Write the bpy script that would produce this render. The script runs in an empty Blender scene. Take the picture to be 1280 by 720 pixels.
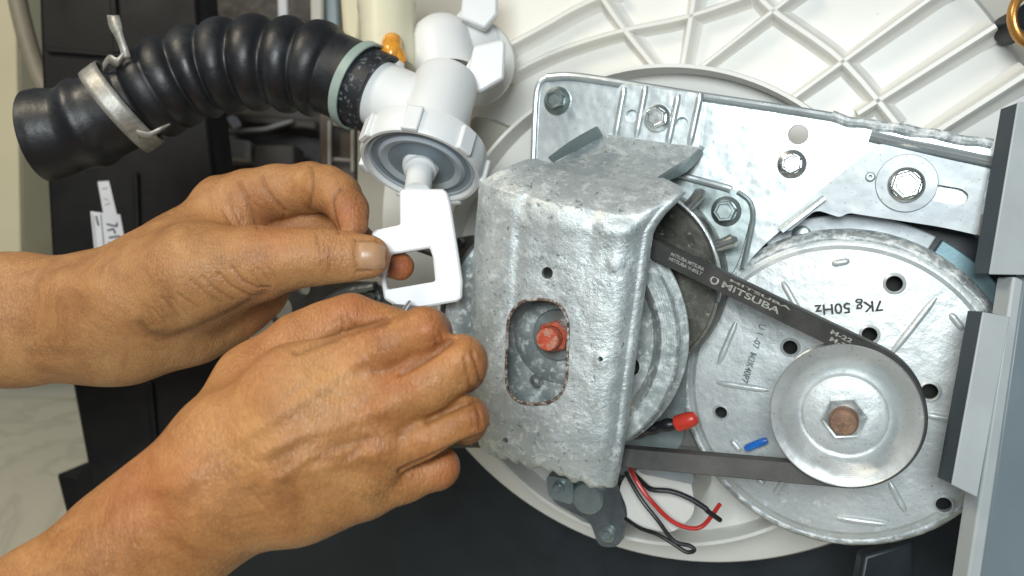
import bpy, bmesh, math, random
import numpy as np
from mathutils import Vector, Matrix, geometry, noise
from mathutils.bvhtree import BVHTree
random.seed(7)
R = math.radians
scene = bpy.context.scene
COL = scene.collection

# ------------------------------------------------------------------ camera
FPX = 1100.0                                   # focal length in photo pixels (1280 wide)
MC = Matrix.Translation((0, 0, 0.55)) @ Matrix.Rotation(R(65), 4, 'X')
cam_data = bpy.data.cameras.new('camera')
cam = bpy.data.objects.new('camera', cam_data)
COL.objects.link(cam)
cam.matrix_world = MC
cam_data.sensor_width = 36
cam_data.lens = 36 * FPX / 1280
cam_data.clip_start = 0.01
cam_data.clip_end = 50
cam_data.dof.use_dof = True
cam_data.dof.focus_distance = 0.375
cam_data.dof.aperture_fstop = 11
scene.camera = cam

# ------------------------------------------------------------------ light
world = bpy.data.worlds.new('World')
scene.world = world
world.use_nodes = True
bg = world.node_tree.nodes['Background']
bg.inputs[0].default_value = (0.80, 0.90, 1.0, 1)
bg.inputs[1].default_value = 0.15

def area(name, cam_pos, cam_target, size, power, color):
    ld = bpy.data.lights.new(name, 'AREA')
    ld.shape = 'RECTANGLE'
    ld.size, ld.size_y = size
    ld.energy = power
    ld.color = color
    o = bpy.data.objects.new(name, ld)
    COL.objects.link(o)
    p = MC @ Vector(cam_pos)
    t = MC @ Vector(cam_target)
    o.matrix_world = Matrix.Translation(p) @ (t - p).to_track_quat('-Z', 'Y').to_matrix().to_4x4()
    return o
area('key_light', (-0.12, 0.17, 0.52), (0.10, 0.0, -0.42), (0.32, 0.30), 8.4, (0.92, 0.985, 1.0))  # unseen soft key, placed so its highlight falls on the right plate
area('warm_fill', (-0.58, 0.64, -0.06), (-0.10, 0.0, -0.38), (0.24, 0.24), 3.8, (1.0, 0.88, 0.70))  # unseen warm fill added at upper left to model the hands

scene.view_settings.view_transform = 'Standard'
scene.view_settings.look = 'None'
scene.view_settings.gamma = 1
scene.view_settings.exposure = 0.0
scene.render.engine = 'CYCLES'
scene.cycles.max_bounces = 8
scene.cycles.use_denoising = True

# ------------------------------------------------------------------ frames
def CC(px, py, z):                               # photo pixel + distance -> camera space
    return Vector(((px - 640) / FPX * z, -(py - 360) / FPX * z, -z))
def CW(px, py, z):                               # -> world space
    return MC @ CC(px, py, z)
PO = Vector((0, 0, -0.46))
PN = Vector((-0.42, -0.10, 1)).normalized()
PU = (Vector((1, 0, 0)) - PN * PN.x).normalized()
PV = PN.cross(PU)
MM = MC @ Matrix(((PU.x, PV.x, PN.x, PO.x), (PU.y, PV.y, PN.y, PO.y), (PU.z, PV.z, PN.z, PO.z), (0, 0, 0, 1)))
def L(px, py, h):                                # pixel on the drive plane at height h (mm) -> machine space
    h = h / 1000.0
    d = Vector(((px - 640) / FPX, -(py - 360) / FPX, -1))
    t = (PN.dot(PO) + h) / PN.dot(d)
    p = d * t - PO
    return Vector((p.dot(PU), p.dot(PV), h))
def pxs(px, py, h):                              # metres per pixel (horizontal) there
    return (L(px + 5, py, h) - L(px - 5, py, h)).length / 10

# ------------------------------------------------------------------ objects
WM = {}
def _link(o, parent, mat):
    COL.objects.link(o)
    if parent is not None:
        o.parent = parent
        o.matrix_parent_inverse = WM[parent].inverted()
    o.matrix_basis = mat
    WM[o] = mat
def thing(name, label, cat, mat, group=None):
    o = bpy.data.objects.new(name, None)
    o.empty_display_size = 0.02
    _link(o, None, mat)
    o['label'] = label
    o['category'] = cat
    if group: o['group'] = group
    return o
def tag(o, label, cat, group=None):
    o['label'] = label
    o['category'] = cat
    if group: o['group'] = group
    return o

class G:
    def __init__(s): s.v = []; s.f = []
    def add(s, v, f):
        n = len(s.v)
        s.v += [Vector(p) for p in v]
        s.f += [tuple(i + n for i in q) for q in f]
        return s
    def loft(s, rings, close=True, cap0=False, cap1=False):
        n = len(s.v); m = len(rings[0])
        for r in rings: s.v += [Vector(p) for p in r]
        for i in range(len(rings) - 1):
            for j in range(m if close else m - 1):
                k = (j + 1) % m
                s.f.append((n + i*m + j, n + i*m + k, n + (i+1)*m + k, n + (i+1)*m + j))
        if cap0: s.f.append(tuple(n + j for j in reversed(range(m))))
        if cap1: s.f.append(tuple(n + (len(rings)-1)*m + j for j in range(m)))
        return s
    def lathe(s, c, prof, segs=64, axis=None, a0=0, a1=2*math.pi):
        # c = Vector base; prof [(r, h) metres]; axis frame (x,y,z vectors)
        X, Y, Z = axis or (Vector((1,0,0)), Vector((0,1,0)), Vector((0,0,1)))
        full = abs(a1 - a0 - 2*math.pi) < 1e-6
        rings = []
        for r, h in prof:
            r = max(r, 1e-5)
            rings.append([c + X*(r*math.cos(a0+(a1-a0)*i/segs)) + Y*(r*math.sin(a0+(a1-a0)*i/segs)) + Z*h for i in range(segs if full else segs+1)])
        return s.loft(rings, close=full)
    def tube(s, path, rad, segs=12, caps=True, squash=1.0, up=None):
        P = [Vector(p) for p in path]
        n = len(P)
        if not hasattr(rad, '__len__'): rad = [rad]*n
        T = []
        for i in range(n):
            t = P[min(i+1, n-1)] - P[max(i-1, 0)]
            T.append(t.normalized())
        x = (up or (Vector((0,0,1)) if abs(T[0].z) < .9 else Vector((1,0,0))))
        rings = []
        for i in range(n):
            x = (x - T[i]*x.dot(T[i])).normalized()
            y = T[i].cross(x)
            rings.append([P[i] + (x*math.cos(a) + y*(squash*math.sin(a)))*rad[i] for a in [2*math.pi*k/segs for k in range(segs)]])
        return s.loft(rings, True, caps, caps)
    def prism(s, poly, a, b, holes=()):
        # poly/holes lists of 2D (u,v) metres, extruded a->b in h (metres)
        loops = [poly] + list(holes)
        flat = [p for l in loops for p in l]
        tri = geometry.tessellate_polygon([[Vector((p[0], p[1], 0)) for p in l] for l in loops])
        n = len(s.v); m = len(flat)
        s.v += [Vector((p[0], p[1], a)) for p in flat] + [Vector((p[0], p[1], b)) for p in flat]
        for t in tri:
            p0, p1, p2 = (Vector(flat[i][:2]) for i in t)
            if (p1-p0).cross(p2-p0) < 0: t = t[::-1]
            s.f.append(tuple(n+m+i for i in t)); s.f.append(tuple(n+i for i in reversed(t)))
        o = 0
        for li, l in enumerate(loops):
            k = len(l)
            ar = sum(l[i][0]*l[(i+1)%k][1]-l[(i+1)%k][0]*l[i][1] for i in range(k))
            ccw = (ar > 0) if li == 0 else (ar < 0)
            for i in range(k):
                i0, i1 = n+o+i, n+o+(i+1) % k
                s.f.append((i0, i1, i1+m, i0+m) if ccw else (i1, i0, i0+m, i1+m))
            o += k
        return s
    def sheet(s, grid, thick=0.0, nrm=None):
        # grid rows of points -> surface with thickness along -normal
        nr, nc = len(grid), len(grid[0])
        n = len(s.v)
        s.v += [Vector(p) for r in grid for p in r]
        for i in range(nr-1):
            for j in range(nc-1):
                s.f.append((n+i*nc+j, n+i*nc+j+1, n+(i+1)*nc+j+1, n+(i+1)*nc+j))
        return s

def mk(name, g, mat, parent=None, space='m', smooth=35, bevel=0, label=None, solid=0, sub=0, bseg=2, kind=None):
    me = bpy.data.meshes.new(name)
    c = Vector((0,0,0))
    for p in g.v: c += p
    c /= max(1, len(g.v))
    me.from_pydata([tuple(p - c) for p in g.v], [], g.f)
    me.validate(); me.update()
    if smooth:
        me.polygons.foreach_set('use_smooth', [True]*len(me.polygons))
        me.set_sharp_from_angle(angle=R(smooth))
    me.materials.append(mat)
    o = bpy.data.objects.new(name, me)
    base = MM if space == 'm' else (MC if space == 'c' else Matrix.Identity(4))
    _link(o, parent, base @ Matrix.Translation(c))
    if solid:
        m = o.modifiers.new('solid', 'SOLIDIFY'); m.thickness = solid; m.offset = -1
    if bevel:
        m = o.modifiers.new('bevel', 'BEVEL'); m.width = bevel; m.segments = bseg; m.limit_method = 'ANGLE'; m.angle_limit = R(40)
        m.harden_normals = False
    if sub:
        m = o.modifiers.new('sub', 'SUBSURF'); m.levels = sub; m.render_levels = sub
    if label: o['label'] = label
    if kind: o['kind'] = kind
    return o
def bake(o):
    dg = bpy.context.evaluated_depsgraph_get()
    me = bpy.data.meshes.new_from_object(o.evaluated_get(dg), depsgraph=dg)
    o.modifiers.clear()
    o.data = me
    return o
def cut(o, cutters):
    # real holes: cutters are temporary meshes, gone afterwards
    tmp = []
    for g in cutters:
        c = mk('cutter', g, o.data.materials[0], None, 'm', smooth=0)
        tmp.append(c)
        m = o.modifiers.new('cut', 'BOOLEAN'); m.operation = 'DIFFERENCE'; m.object = c; m.solver = 'EXACT'
    bpy.context.view_layer.update()
    bake(o)
    for c in tmp:
        WM.pop(c, None)
        bpy.data.objects.remove(c, do_unlink=True)
    o.data.polygons.foreach_set('use_smooth', [True]*len(o.data.polygons))
    o.data.set_sharp_from_angle(angle=R(32))
    return o

def rounded(pts, rad, n=6):
    out = []
    k = len(pts)
    P = [Vector((p[0], p[1])) for p in pts]
    if not hasattr(rad, '__len__'): rad = [rad]*k
    for i in range(k):
        a, b, c = P[i-1], P[i], P[(i+1) % k]
        r = rad[i]
        if r <= 0: out.append((b.x, b.y)); continue
        r1 = min(r, (a-b).length*.48, (c-b).length*.48)
        p0 = b + (a-b).normalized()*r1; p1 = b + (c-b).normalized()*r1
        for j in range(n+1):
            t = j/n
            q = p0*(1-t)**2 + b*2*t*(1-t) + p1*t*t
            out.append((q.x, q.y))
    return out
def LP(pts, h): return [tuple(L(x, y, h)[:2]) for x, y in pts]
def circ(c, r, n=24): return [(c[0]+r*math.cos(2*math.pi*i/n), c[1]+r*math.sin(2*math.pi*i/n)) for i in range(n)]
def spline(pts, n):
    P = [Vector(p) for p in pts]; out = []
    m = len(P)
    for i in range(n):
        t = i/(n-1)*(m-1); k = min(int(t), m-2); f = t-k
        p0 = P[max(k-1,0)]; p1 = P[k]; p2 = P[k+1]; p3 = P[min(k+2,m-1)]
        out.append(0.5*((2*p1)+(p2-p0)*f+(2*p0-5*p1+4*p2-p3)*f*f+(3*p1-p0-3*p2+p3)*f**3))
    return out

# ------------------------------------------------------------------ materials
class NT:
    def __init__(s, name):
        s.m = bpy.data.materials.new(name); s.m.use_nodes = True
        s.t = s.m.node_tree; s.b = s.t.nodes['Principled BSDF']
        s.co = s.t.nodes.new('ShaderNodeTexCoord').outputs['Object']
    def n(s, typ, **kw):
        x = s.t.nodes.new(typ)
        for k, v in kw.items(): setattr(x, k, v)
        return x
    def l(s, a, b): s.t.links.new(a, b)
    def noise(s, scale, detail=4, rough=.55, dist=0, vec=None):
        x = s.n('ShaderNodeTexNoise'); x.inputs['Scale'].default_value = scale; x.inputs['Detail'].default_value = detail
        x.inputs['Roughness'].default_value = rough; x.inputs['Distortion'].default_value = dist
        s.l(vec or s.co, x.inputs['Vector']); return x.outputs['Fac']
    def voro(s, scale, feature='F1', out='Distance', rand=1):
        x = s.n('ShaderNodeTexVoronoi'); x.feature = feature; x.inputs['Scale'].default_value = scale
        x.inputs['Randomness'].default_value = rand
        s.l(s.co, x.inputs['Vector']); return x.outputs[out]
    def ramp(s, fac, stops, interp='LINEAR'):
        x = s.n('ShaderNodeValToRGB'); x.color_ramp.interpolation = interp
        e = x.color_ramp.elements
        while len(e) < len(stops): e.new(0.5)
        for q, (p, c) in zip(e, stops):
            q.position = p; q.color = (*c, 1) if hasattr(c, '__len__') else (c, c, c, 1)
        s.l(fac, x.inputs[0]); return x.outputs[0]
    def mix(s, fac, a, b, mode='MIX'):
        x = s.n('ShaderNodeMix', data_type='RGBA', blend_type=mode)
        for sock, v in ((x.inputs[0], fac), (x.inputs[6], a), (x.inputs[7], b)):
            if hasattr(v, 'links') or hasattr(v, 'is_linked'): s.l(v, sock)
            elif hasattr(v, '__len__'): sock.default_value = (*v, 1)
            else: sock.default_value = v
        return x.outputs[2]
    def math(s, op, a, b=0.0):
        x = s.n('ShaderNodeMath', operation=op)
        for sock, v in ((x.inputs[0], a), (x.inputs[1], b)):
            if hasattr(v, 'is_linked'): s.l(v, sock)
            else: sock.default_value = v
        return x.outputs[0]
    def set(s, **kw):
        names = dict(color='Base Color', rough='Roughness', metal='Metallic', sss='Subsurface Weight', coat='Coat Weight', trans='Transmission Weight', spec='Specular IOR Level')
        for k, v in kw.items():
            i = s.b.inputs[names[k]]
            if hasattr(v, 'is_linked'): s.l(v, i)
            elif hasattr(v, '__len__'): i.default_value = (*v, 1)
            else: i.default_value = v
        return s
    def bump(s, h, strength=.3, dist=.001, prev=None):
        x = s.n('ShaderNodeBump'); x.inputs['Strength'].default_value = strength; x.inputs['Distance'].default_value = dist
        s.l(h, x.inputs['Height'])
        if prev is not None: s.l(prev, x.inputs['Normal'])
        s.l(x.outputs[0], s.b.inputs['Normal']); return x.outputs[0]

def zinc(name, dark, light, spot=(.62,.70), spotcol=(.80,.83,.83), metal=.8, rough=(.28,.5), bscale=420, bstr=.25, speck=True, scale=45):
    m = NT(name)
    a = m.noise(scale, 5, .6, .6)
    c = m.ramp(a, [(.3, dark), (.7, light)])
    b = m.noise(scale*5.5, 4, .65)
    f = m.ramp(b, [(spot[0], 0.), (spot[1], 1.)])
    c = m.mix(f, c, spotcol)
    if speck:
        v = m.noise(900, 2, .5)
        g = m.ramp(v, [(.66, 0.), (.74, 1.)])
        g = m.math('MULTIPLY', g, .55)
        c = m.mix(g, c, (.09, .10, .10))
    r = m.ramp(m.noise(scale*2.2, 4), [(.3, rough[0]), (.7, rough[1])])
    m.set(color=c, rough=r, metal=m.math('SUBTRACT', metal, m.math('MULTIPLY', f, .5)))
    p = m.bump(m.noise(bscale, 4, .6), bstr, .0006)
    m.bump(m.noise(70, 2), .18, .004, p)
    return m.m
def plain(name, col, rough=.5, metal=0., var=.12, scale=60, bstr=.1, bscale=500, sss=0.):
    m = NT(name)
    a = m.noise(scale, 4, .6)
    lo = tuple(c*(1-var) for c in col); hi = tuple(min(1, c*(1+var)) for c in col)
    m.set(color=m.ramp(a, [(.3, lo), (.7, hi)]), metal=metal, rough=m.ramp(m.noise(scale*2, 3), [(.3, max(.03, rough-.08)), (.7, rough+.08)]), sss=sss)
    if sss: m.b.inputs['Subsurface Radius'].default_value = (.004, .004, .0035)
    if bstr: m.bump(m.noise(bscale, 3), bstr, .0004)
    return m.m

M = {}
m = NT('galvanised_guard')
c = m.ramp(m.noise(22, 6, .62, .5), [(.32, (.40,.445,.455)), (.52, (.53,.575,.58)), (.72, (.62,.66,.66))])
f1 = m.ramp(m.noise(150, 6, .72, .4), [(.52, 0.), (.66, .75)])
c = m.mix(f1, c, (.72,.755,.75))
f2 = m.ramp(m.noise(420, 3, .6), [(.62, 0.), (.70, .9)])
c = m.mix(f2, c, (.80,.83,.82))
f3 = m.ramp(m.noise(330, 5, .7, .8), [(.33, .85), (.42, 0.)])
c = m.mix(f3, c, (.15,.175,.17))
g4 = m.ramp(m.noise(14, 4, .6, .4), [(.54, 0.), (.74, .55)])
c = m.mix(g4, c, (.25,.29,.285))
m.set(color=c, metal=m.math('SUBTRACT', .55, m.math('MULTIPLY', f1, .35)), rough=m.ramp(m.noise(90, 5, .65), [(.3, .36), (.7, .60)]))
p = m.bump(m.noise(520, 5, .65), .55, .0006)
p = m.bump(m.noise(170, 4, .6), .35, .0016, p)
m.bump(m.noise(60, 2), .15, .004, p)
M['guard'] = m.m
M['plate'] = zinc('zinc_plate', (.53,.58,.59), (.63,.68,.69), (.78,.90), (.74,.77,.77), .72, (.30,.42), 700, .05, scale=18)
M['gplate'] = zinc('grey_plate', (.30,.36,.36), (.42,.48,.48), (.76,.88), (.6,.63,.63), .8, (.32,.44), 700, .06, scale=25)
M['bracket'] = zinc('bracket_steel', (.44,.48,.50), (.53,.57,.59), (.82,.92), (.62,.66,.66), .35, (.42,.55), 700, .05, scale=20)
M['motor'] = zinc('motor_shell', (.56,.60,.61), (.69,.725,.725), (.60,.78), (.78,.81,.81), .45, (.36,.55), 380, .35, scale=30)
M['mrim'] = zinc('motor_rim', (.30,.335,.345), (.60,.64,.64), (.46,.62), (.78,.81,.81), .45, (.42,.65), 300, .8)
M['pulley'] = zinc('pulley_zinc', (.50,.53,.53), (.70,.725,.72), (.64,.80), (.80,.82,.81), .6, (.30,.46), 500, .12, scale=30)
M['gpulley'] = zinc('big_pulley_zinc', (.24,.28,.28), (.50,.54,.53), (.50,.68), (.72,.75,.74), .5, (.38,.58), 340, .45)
def turned(mat, sc, amt):
    nt = mat.node_tree; b = nt.nodes['Principled BSDF']
    tc = nt.nodes.new('ShaderNodeTexCoord'); w = nt.nodes.new('ShaderNodeTexWave'); w.wave_type = 'RINGS'; w.rings_direction = 'Z'
    w.inputs['Scale'].default_value = sc; w.inputs['Distortion'].default_value = 1.2; w.inputs['Detail'].default_value = 3; w.inputs['Detail Scale'].default_value = 2
    nt.links.new(tc.outputs['Object'], w.inputs['Vector'])
    bp = nt.nodes.new('ShaderNodeBump'); bp.inputs['Strength'].default_value = amt; bp.inputs['Distance'].default_value = .0004
    nt.links.new(w.outputs['Fac'], bp.inputs['Height'])
    old = b.inputs['Normal'].links[0].from_socket
    nt.links.new(old, bp.inputs['Normal']); nt.links.new(bp.outputs[0], b.inputs['Normal'])
turned(M['pulley'], 420, .05); turned(M['gpulley'], 300, .05)
M['bolt'] = zinc('bolt_steel', (.52,.55,.54), (.74,.76,.74), (.7,.8), (.8,.82,.8), .9, (.2,.35), 700, .06, scale=60)
M['boltdark'] = zinc('bolt_dark', (.20,.25,.25), (.40,.46,.45), (.75,.8), (.5,.55,.55), .85, (.25,.4), 700, .06, scale=60)
M['drum'] = zinc('brake_drum', (.06,.06,.05), (.19,.185,.155), (.60,.70), (.34,.33,.29), .6, (.35,.55), 350, .25, scale=55)
m = NT('white_tub_plastic')
c = m.ramp(m.noise(9, 5, .6, .5), [(.3, (.71,.70,.655)), (.7, (.78,.78,.745))])
st_ = m.ramp(m.noise(30, 6, .7, 1.2), [(.60, 0.), (.80, .22)])
c = m.mix(st_, c, (.56,.53,.43))
sp = m.ramp(m.noise(380, 3, .6), [(.70, 0.), (.76, .5)])
c = m.mix(sp, c, (.36,.35,.31))
m.set(color=c, rough=.42, sss=.15)
m.b.inputs['Subsurface Radius'].default_value = (.005, .005, .004)
M['tub'] = m.m
m = NT('valve_plastic')
c = m.ramp(m.noise(18, 5, .6, .5), [(.3, (.72,.735,.73)), (.7, (.78,.79,.79))])
yl = m.ramp(m.noise(26, 5, .65, .8), [(.56, 0.), (.78, .5)])
c = m.mix(yl, c, (.66,.62,.49))
sp = m.ramp(m.noise(300, 4, .65), [(.68, 0.), (.76, .4)])
c = m.mix(sp, c, (.38,.36,.31))
m.set(color=c, rough=.36, sss=.3)
m.b.inputs['Subsurface Radius'].default_value = (.006, .006, .005)
M['valve'] = m.m
M['lever'] = plain('lever_plastic', (.78,.785,.80), .34, var=.02, scale=20, bstr=.03, sss=.2)
M['cream'] = plain('cream_plastic', (.66,.62,.46), .32, var=.06, scale=30, bstr=.03, sss=.2)
M['capgrey'] = plain('cap_grey', (.40,.45,.49), .4, var=.08, scale=60)
M['capdark'] = plain('cap_dark', (.19,.235,.27), .45, var=.12, scale=60)
M['cabinet'] = plain('cabinet_paint', (.43,.46,.465), .45, var=.07, scale=30, bstr=.04)
M['cabshade'] = plain('cabinet_side_shade', (.05,.068,.08), .6, var=.06, scale=40)  # dark colour standing for the shade on the left-facing post sides
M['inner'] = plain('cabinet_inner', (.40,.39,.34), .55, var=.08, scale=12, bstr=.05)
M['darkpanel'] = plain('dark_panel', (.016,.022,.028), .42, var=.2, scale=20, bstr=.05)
M['bluepanel'] = plain('blue_grey_panel', (.19,.235,.255), .42, var=.06, scale=20)
M['teal'] = plain('teal_steel', (.16,.26,.29), .4, .5, var=.2, scale=50)
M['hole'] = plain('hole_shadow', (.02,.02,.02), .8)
m = NT('red_lacquer')
f = m.ramp(m.noise(420, 4, .6, .5), [(.50, 0.), (.62, 1.)])
m.set(color=m.mix(f, m.ramp(m.noise(200, 3), [(.3, (.40,.055,.025)), (.7, (.58,.12,.06))]), (.45,.24,.17)), rough=.42)
m.bump(m.noise(500, 3), .5, .0006)
M['red'] = m.m
M['redwire'] = plain('red_wire', (.55,.03,.025), .35, var=.1)
M['blackwire'] = plain('black_wire', (.012,.013,.016), .4, var=.2)
M['redcap'] = plain('red_cap', (.62,.05,.03), .32, var=.12)
M['blue'] = plain('blue_sleeve', (.02,.17,.62), .3, var=.12)
M['rust'] = plain('rust_shaft', (.22,.13,.085), .6, .3, var=.4, scale=300, bstr=.6)
m = NT('rusty_cut_edge')
m.set(color=m.ramp(m.noise(420, 4, .65), [(.40, (.055,.034,.024)), (.50, (.16,.11,.085)), (.62, (.46,.44,.41))]), rough=.6, metal=.2)
m.bump(m.noise(700, 3), .5, .0005)
M['rustedge'] = m.m
M['glue'] = plain('amber_glue', (.75,.33,.04), .12, var=.25, scale=200, sss=.3)
M['copper'] = plain('copper_ring', (.55,.27,.07), .3, .6, var=.2)
M['print'] = plain('black_print', (.035,.037,.04), .6, var=.1)
M['beltprint'] = plain('belt_print', (.34,.335,.31), .6, var=.55, scale=900)
M['ink'] = plain('sticker_ink', (.05,.05,.07), .6)
M['sticker'] = plain('sticker_paper', (.62,.63,.66), .5, var=.05)
M['clampgreen'] = plain('green_band', (.30,.38,.34), .45, var=.1)
M['box'] = plain('black_plastic', (.006,.0055,.0055), .5, var=.3, scale=15, bstr=.05)
m = NT('black_plastic_dusty')
d1 = m.ramp(m.noise(24, 6, .7, .6), [(.50, 0.), (.80, .5)])
d2 = m.ramp(m.noise(260, 3, .6), [(.72, 0.), (.78, .7)])
c = m.mix(d1, (.006,.0055,.0055), (.022,.020,.019))
c = m.mix(d2, c, (.07,.065,.06))
m.set(color=c, rough=m.ramp(m.noise(30, 4), [(.3, .38), (.7, .6)]), spec=.22)
m.bump(m.noise(300, 3), .12, .0005)
M['box'] = m.m
M['creamcab'] = plain('cream_cabinet', (.62,.56,.38), .45, var=.04, scale=10, bstr=.03)
M['greypipe'] = plain('grey_pipe', (.22,.19,.14), .5, var=.1)
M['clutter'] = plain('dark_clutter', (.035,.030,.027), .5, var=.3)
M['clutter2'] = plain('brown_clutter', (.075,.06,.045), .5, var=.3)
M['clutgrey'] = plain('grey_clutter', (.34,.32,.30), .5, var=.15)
M['armsteel'] = zinc('arm_steel', (.14,.16,.17), (.30,.33,.34), (.7,.8), (.5,.5,.5), .8, (.25,.4), 500, .1, scale=40)
M['wire'] = plain('wire_steel', (.6,.6,.6), .25, 1.0, var=.05)
# rubber hose with chalky scuffs
m = NT('hose_rubber')
s1 = m.ramp(m.noise(38, 5, .65, .4), [(.52, 0.), (.75, 1.)])
s2 = m.ramp(m.noise(420, 3, .6), [(.70, 0.), (.78, 1.)])
c = m.mix(m.math('MULTIPLY', s1, .6), (.009,.010,.012), (.045,.050,.056))
c = m.mix(m.math('MULTIPLY', s2, .5), c, (.16,.17,.17))
m.set(color=c, rough=m.ramp(m.noise(60, 5, .65), [(.3, .34), (.7, .58)]))
m.bump(m.noise(350, 3), .25, .0006)
M['hose'] = m.m
m = NT('hose_scuffed')
s2 = m.ramp(m.noise(330, 5, .7, .2), [(.56, 0.), (.72, .8)])
m.set(color=m.mix(s2, (.012,.014,.018), (.34,.38,.40)), rough=.5)
M['scuff'] = m.m
m = NT('belt_rubber')
c = m.ramp(m.noise(60, 4), [(.3, (.030,.030,.028)), (.7, (.075,.072,.066))])
m.set(color=c, rough=.62)
m.bump(m.noise(900, 2), .25, .0004)
M['belt'] = m.m
m = NT('clamp_metal')
c = m.ramp(m.noise(90, 5, .7, .5), [(.3, (.22,.21,.18)), (.55, (.42,.41,.37)), (.75, (.60,.60,.56))])
m.set(color=c, rough=.5, metal=.55)
m.bump(m.noise(500, 3), .3, .0005)
M['clamp'] = m.m
# marble floor tile
m = NT('floor_tile')
w = m.noise(3.5, 8, .6, 2.5)
c = m.ramp(w, [(.44, (.62,.58,.44)), (.50, (.54,.50,.38)), (.53, (.63,.59,.45)), (.8, (.68,.64,.50))])
m.set(color=c, rough=.25)
M['tile'] = m.m
M['grout'] = plain('tile_grout', (.20,.19,.16), .8)
# skin
def skin(name, lo, mid, hi):
    m = NT(name)
    a = m.noise(40, 7, .68, .6)
    c = m.ramp(a, [(.30, lo), (.5, mid), (.75, hi)])
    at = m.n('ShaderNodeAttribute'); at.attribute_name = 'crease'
    at2 = m.n('ShaderNodeAttribute'); at2.attribute_name = 'flush'
    c = m.mix(at2.outputs['Fac'], c, (.40,.115,.045))
    c = m.mix(m.math('MULTIPLY', at.outputs['Fac'], .42), c, (.10,.032,.012))  # dark colour for skin lines, and painted shade in gaps between fingers
    at3 = m.n('ShaderNodeAttribute'); at3.attribute_name = 'pale'
    c = m.mix(at3.outputs['Fac'], c, (.56,.31,.125))  # highlight on the hands painted into the skin colour
    mp2 = m.n('ShaderNodeMapping'); mp2.inputs['Rotation'].default_value = (0, 0, R(-35)); mp2.inputs['Scale'].default_value = (760, 330, 520)
    m.l(m.co, mp2.inputs[0])
    vo = m.n('ShaderNodeTexVoronoi'); vo.feature = 'DISTANCE_TO_EDGE'; vo.inputs['Scale'].default_value = 1.0; m.l(mp2.outputs[0], vo.inputs['Vector'])
    edge = m.ramp(vo.outputs['Distance'], [(.0, 1.), (.16, 0.)])
    c = m.mix(m.math('MULTIPLY', m.math('MULTIPLY', edge, m.ramp(m.noise(55, 4), [(.40, 0.), (.65, 1.)])), .30), c, (.11,.038,.014))
    f = m.ramp(m.noise(600, 3, .6), [(.62, 0.), (.72, .3)])
    c = m.mix(f, c, (.20,.085,.035))
    m.set(color=c, rough=m.ramp(m.noise(240, 3), [(.3, .40), (.7, .60)]), sss=.22, spec=.42)
    m.b.inputs['Subsurface Radius'].default_value = (.0045, .0016, .0008)
    m.b.inputs['Subsurface Scale'].default_value = 1.0
    p = m.bump(m.voro(1100), .20, .0004)
    p = m.bump(m.ramp(vo.outputs['Distance'], [(.0, 0.), (.22, 1.)]), .22, .0005, p)
    mp = m.n('ShaderNodeMapping'); mp.inputs['Rotation'].default_value = (0, 0, R(-35)); mp.inputs['Scale'].default_value = (900, 180, 400)
    m.l(m.co, mp.inputs[0])
    q = m.noise(1.0, 3, .6, .5, mp.outputs[0])
    p = m.bump(q, .5, .0009, p)
    m.bump(m.noise(130, 4, .6), .30, .0022, p)
    return m.m
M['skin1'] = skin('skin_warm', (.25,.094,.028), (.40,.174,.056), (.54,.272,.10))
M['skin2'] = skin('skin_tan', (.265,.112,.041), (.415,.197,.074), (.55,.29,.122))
M['nail'] = plain('finger_nail', (.47,.27,.15), .38, var=.08, scale=90, sss=.1)

# ================================================================== FLOOR
gf = G(); gf.add([(-3,-1,0),(3,-1,0),(3,5,0),(-3,5,0)], [(0,1,2,3)])
floor = mk('floor', gf, M['grout'], None, 'w', smooth=0)
floor['kind'] = 'structure'
ts = 0.40
gt = G(); gt.prism(rounded([(-ts/2+.002,-ts/2+.002),(ts/2-.002,-ts/2+.002),(ts/2-.002,ts/2-.002),(-ts/2+.002,ts/2-.002)], .002, 2), 0, .004)
tile0 = None
org = MC @ CC(40, 527, 1.0)
dirw = (org - MC.translation); org = MC.translation + dirw*(MC.translation.z/-dirw.z)
for i in range(-3, 4):
    for j in range(-2, 5):
        if tile0 is None:
            t = mk('tile', gt, M['tile'], floor, 'w', smooth=0); tile0 = t
        else:
            t = tile0.copy(); COL.objects.link(t); t.parent = floor; t.matrix_parent_inverse = WM[floor].inverted()
        t.matrix_basis = Matrix.Rotation(R(-4), 4, 'Z') @ Matrix.Translation((org.x + i*ts + .05, org.y + j*ts + ts/2, .004))

# ================================================================== BACKGROUND LEFT
def cbox(name, quad, z, depth, mat, parent=None, bevel=.002, zs=None, **kw):
    # a solid block whose front outline is given by photo pixels at distance z (zs per corner), going back by depth
    zs = zs or [z]*len(quad)
    F = [CC(x, y, zz) for (x, y), zz in zip(quad, zs)]
    B = [p + Vector((0, 0, -depth)) for p in F]
    n = len(F)
    g = G(); g.v = F + B
    g.f = [tuple(reversed(range(n))), tuple(range(n, 2*n))] + [(i, (i+1) % n, n+(i+1) % n, n+i) for i in range(n)]
    bmv = g
    o = mk(name, bmv, mat, parent, 'c', bevel=bevel, **kw)
    bm = bmesh.new(); bm.from_mesh(o.data); bmesh.ops.recalc_face_normals(bm, faces=bm.faces); bm.to_mesh(o.data); bm.free()
    return o
def at(px, py, z): return MC @ Matrix.Translation(CC(px, py, z))

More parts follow.
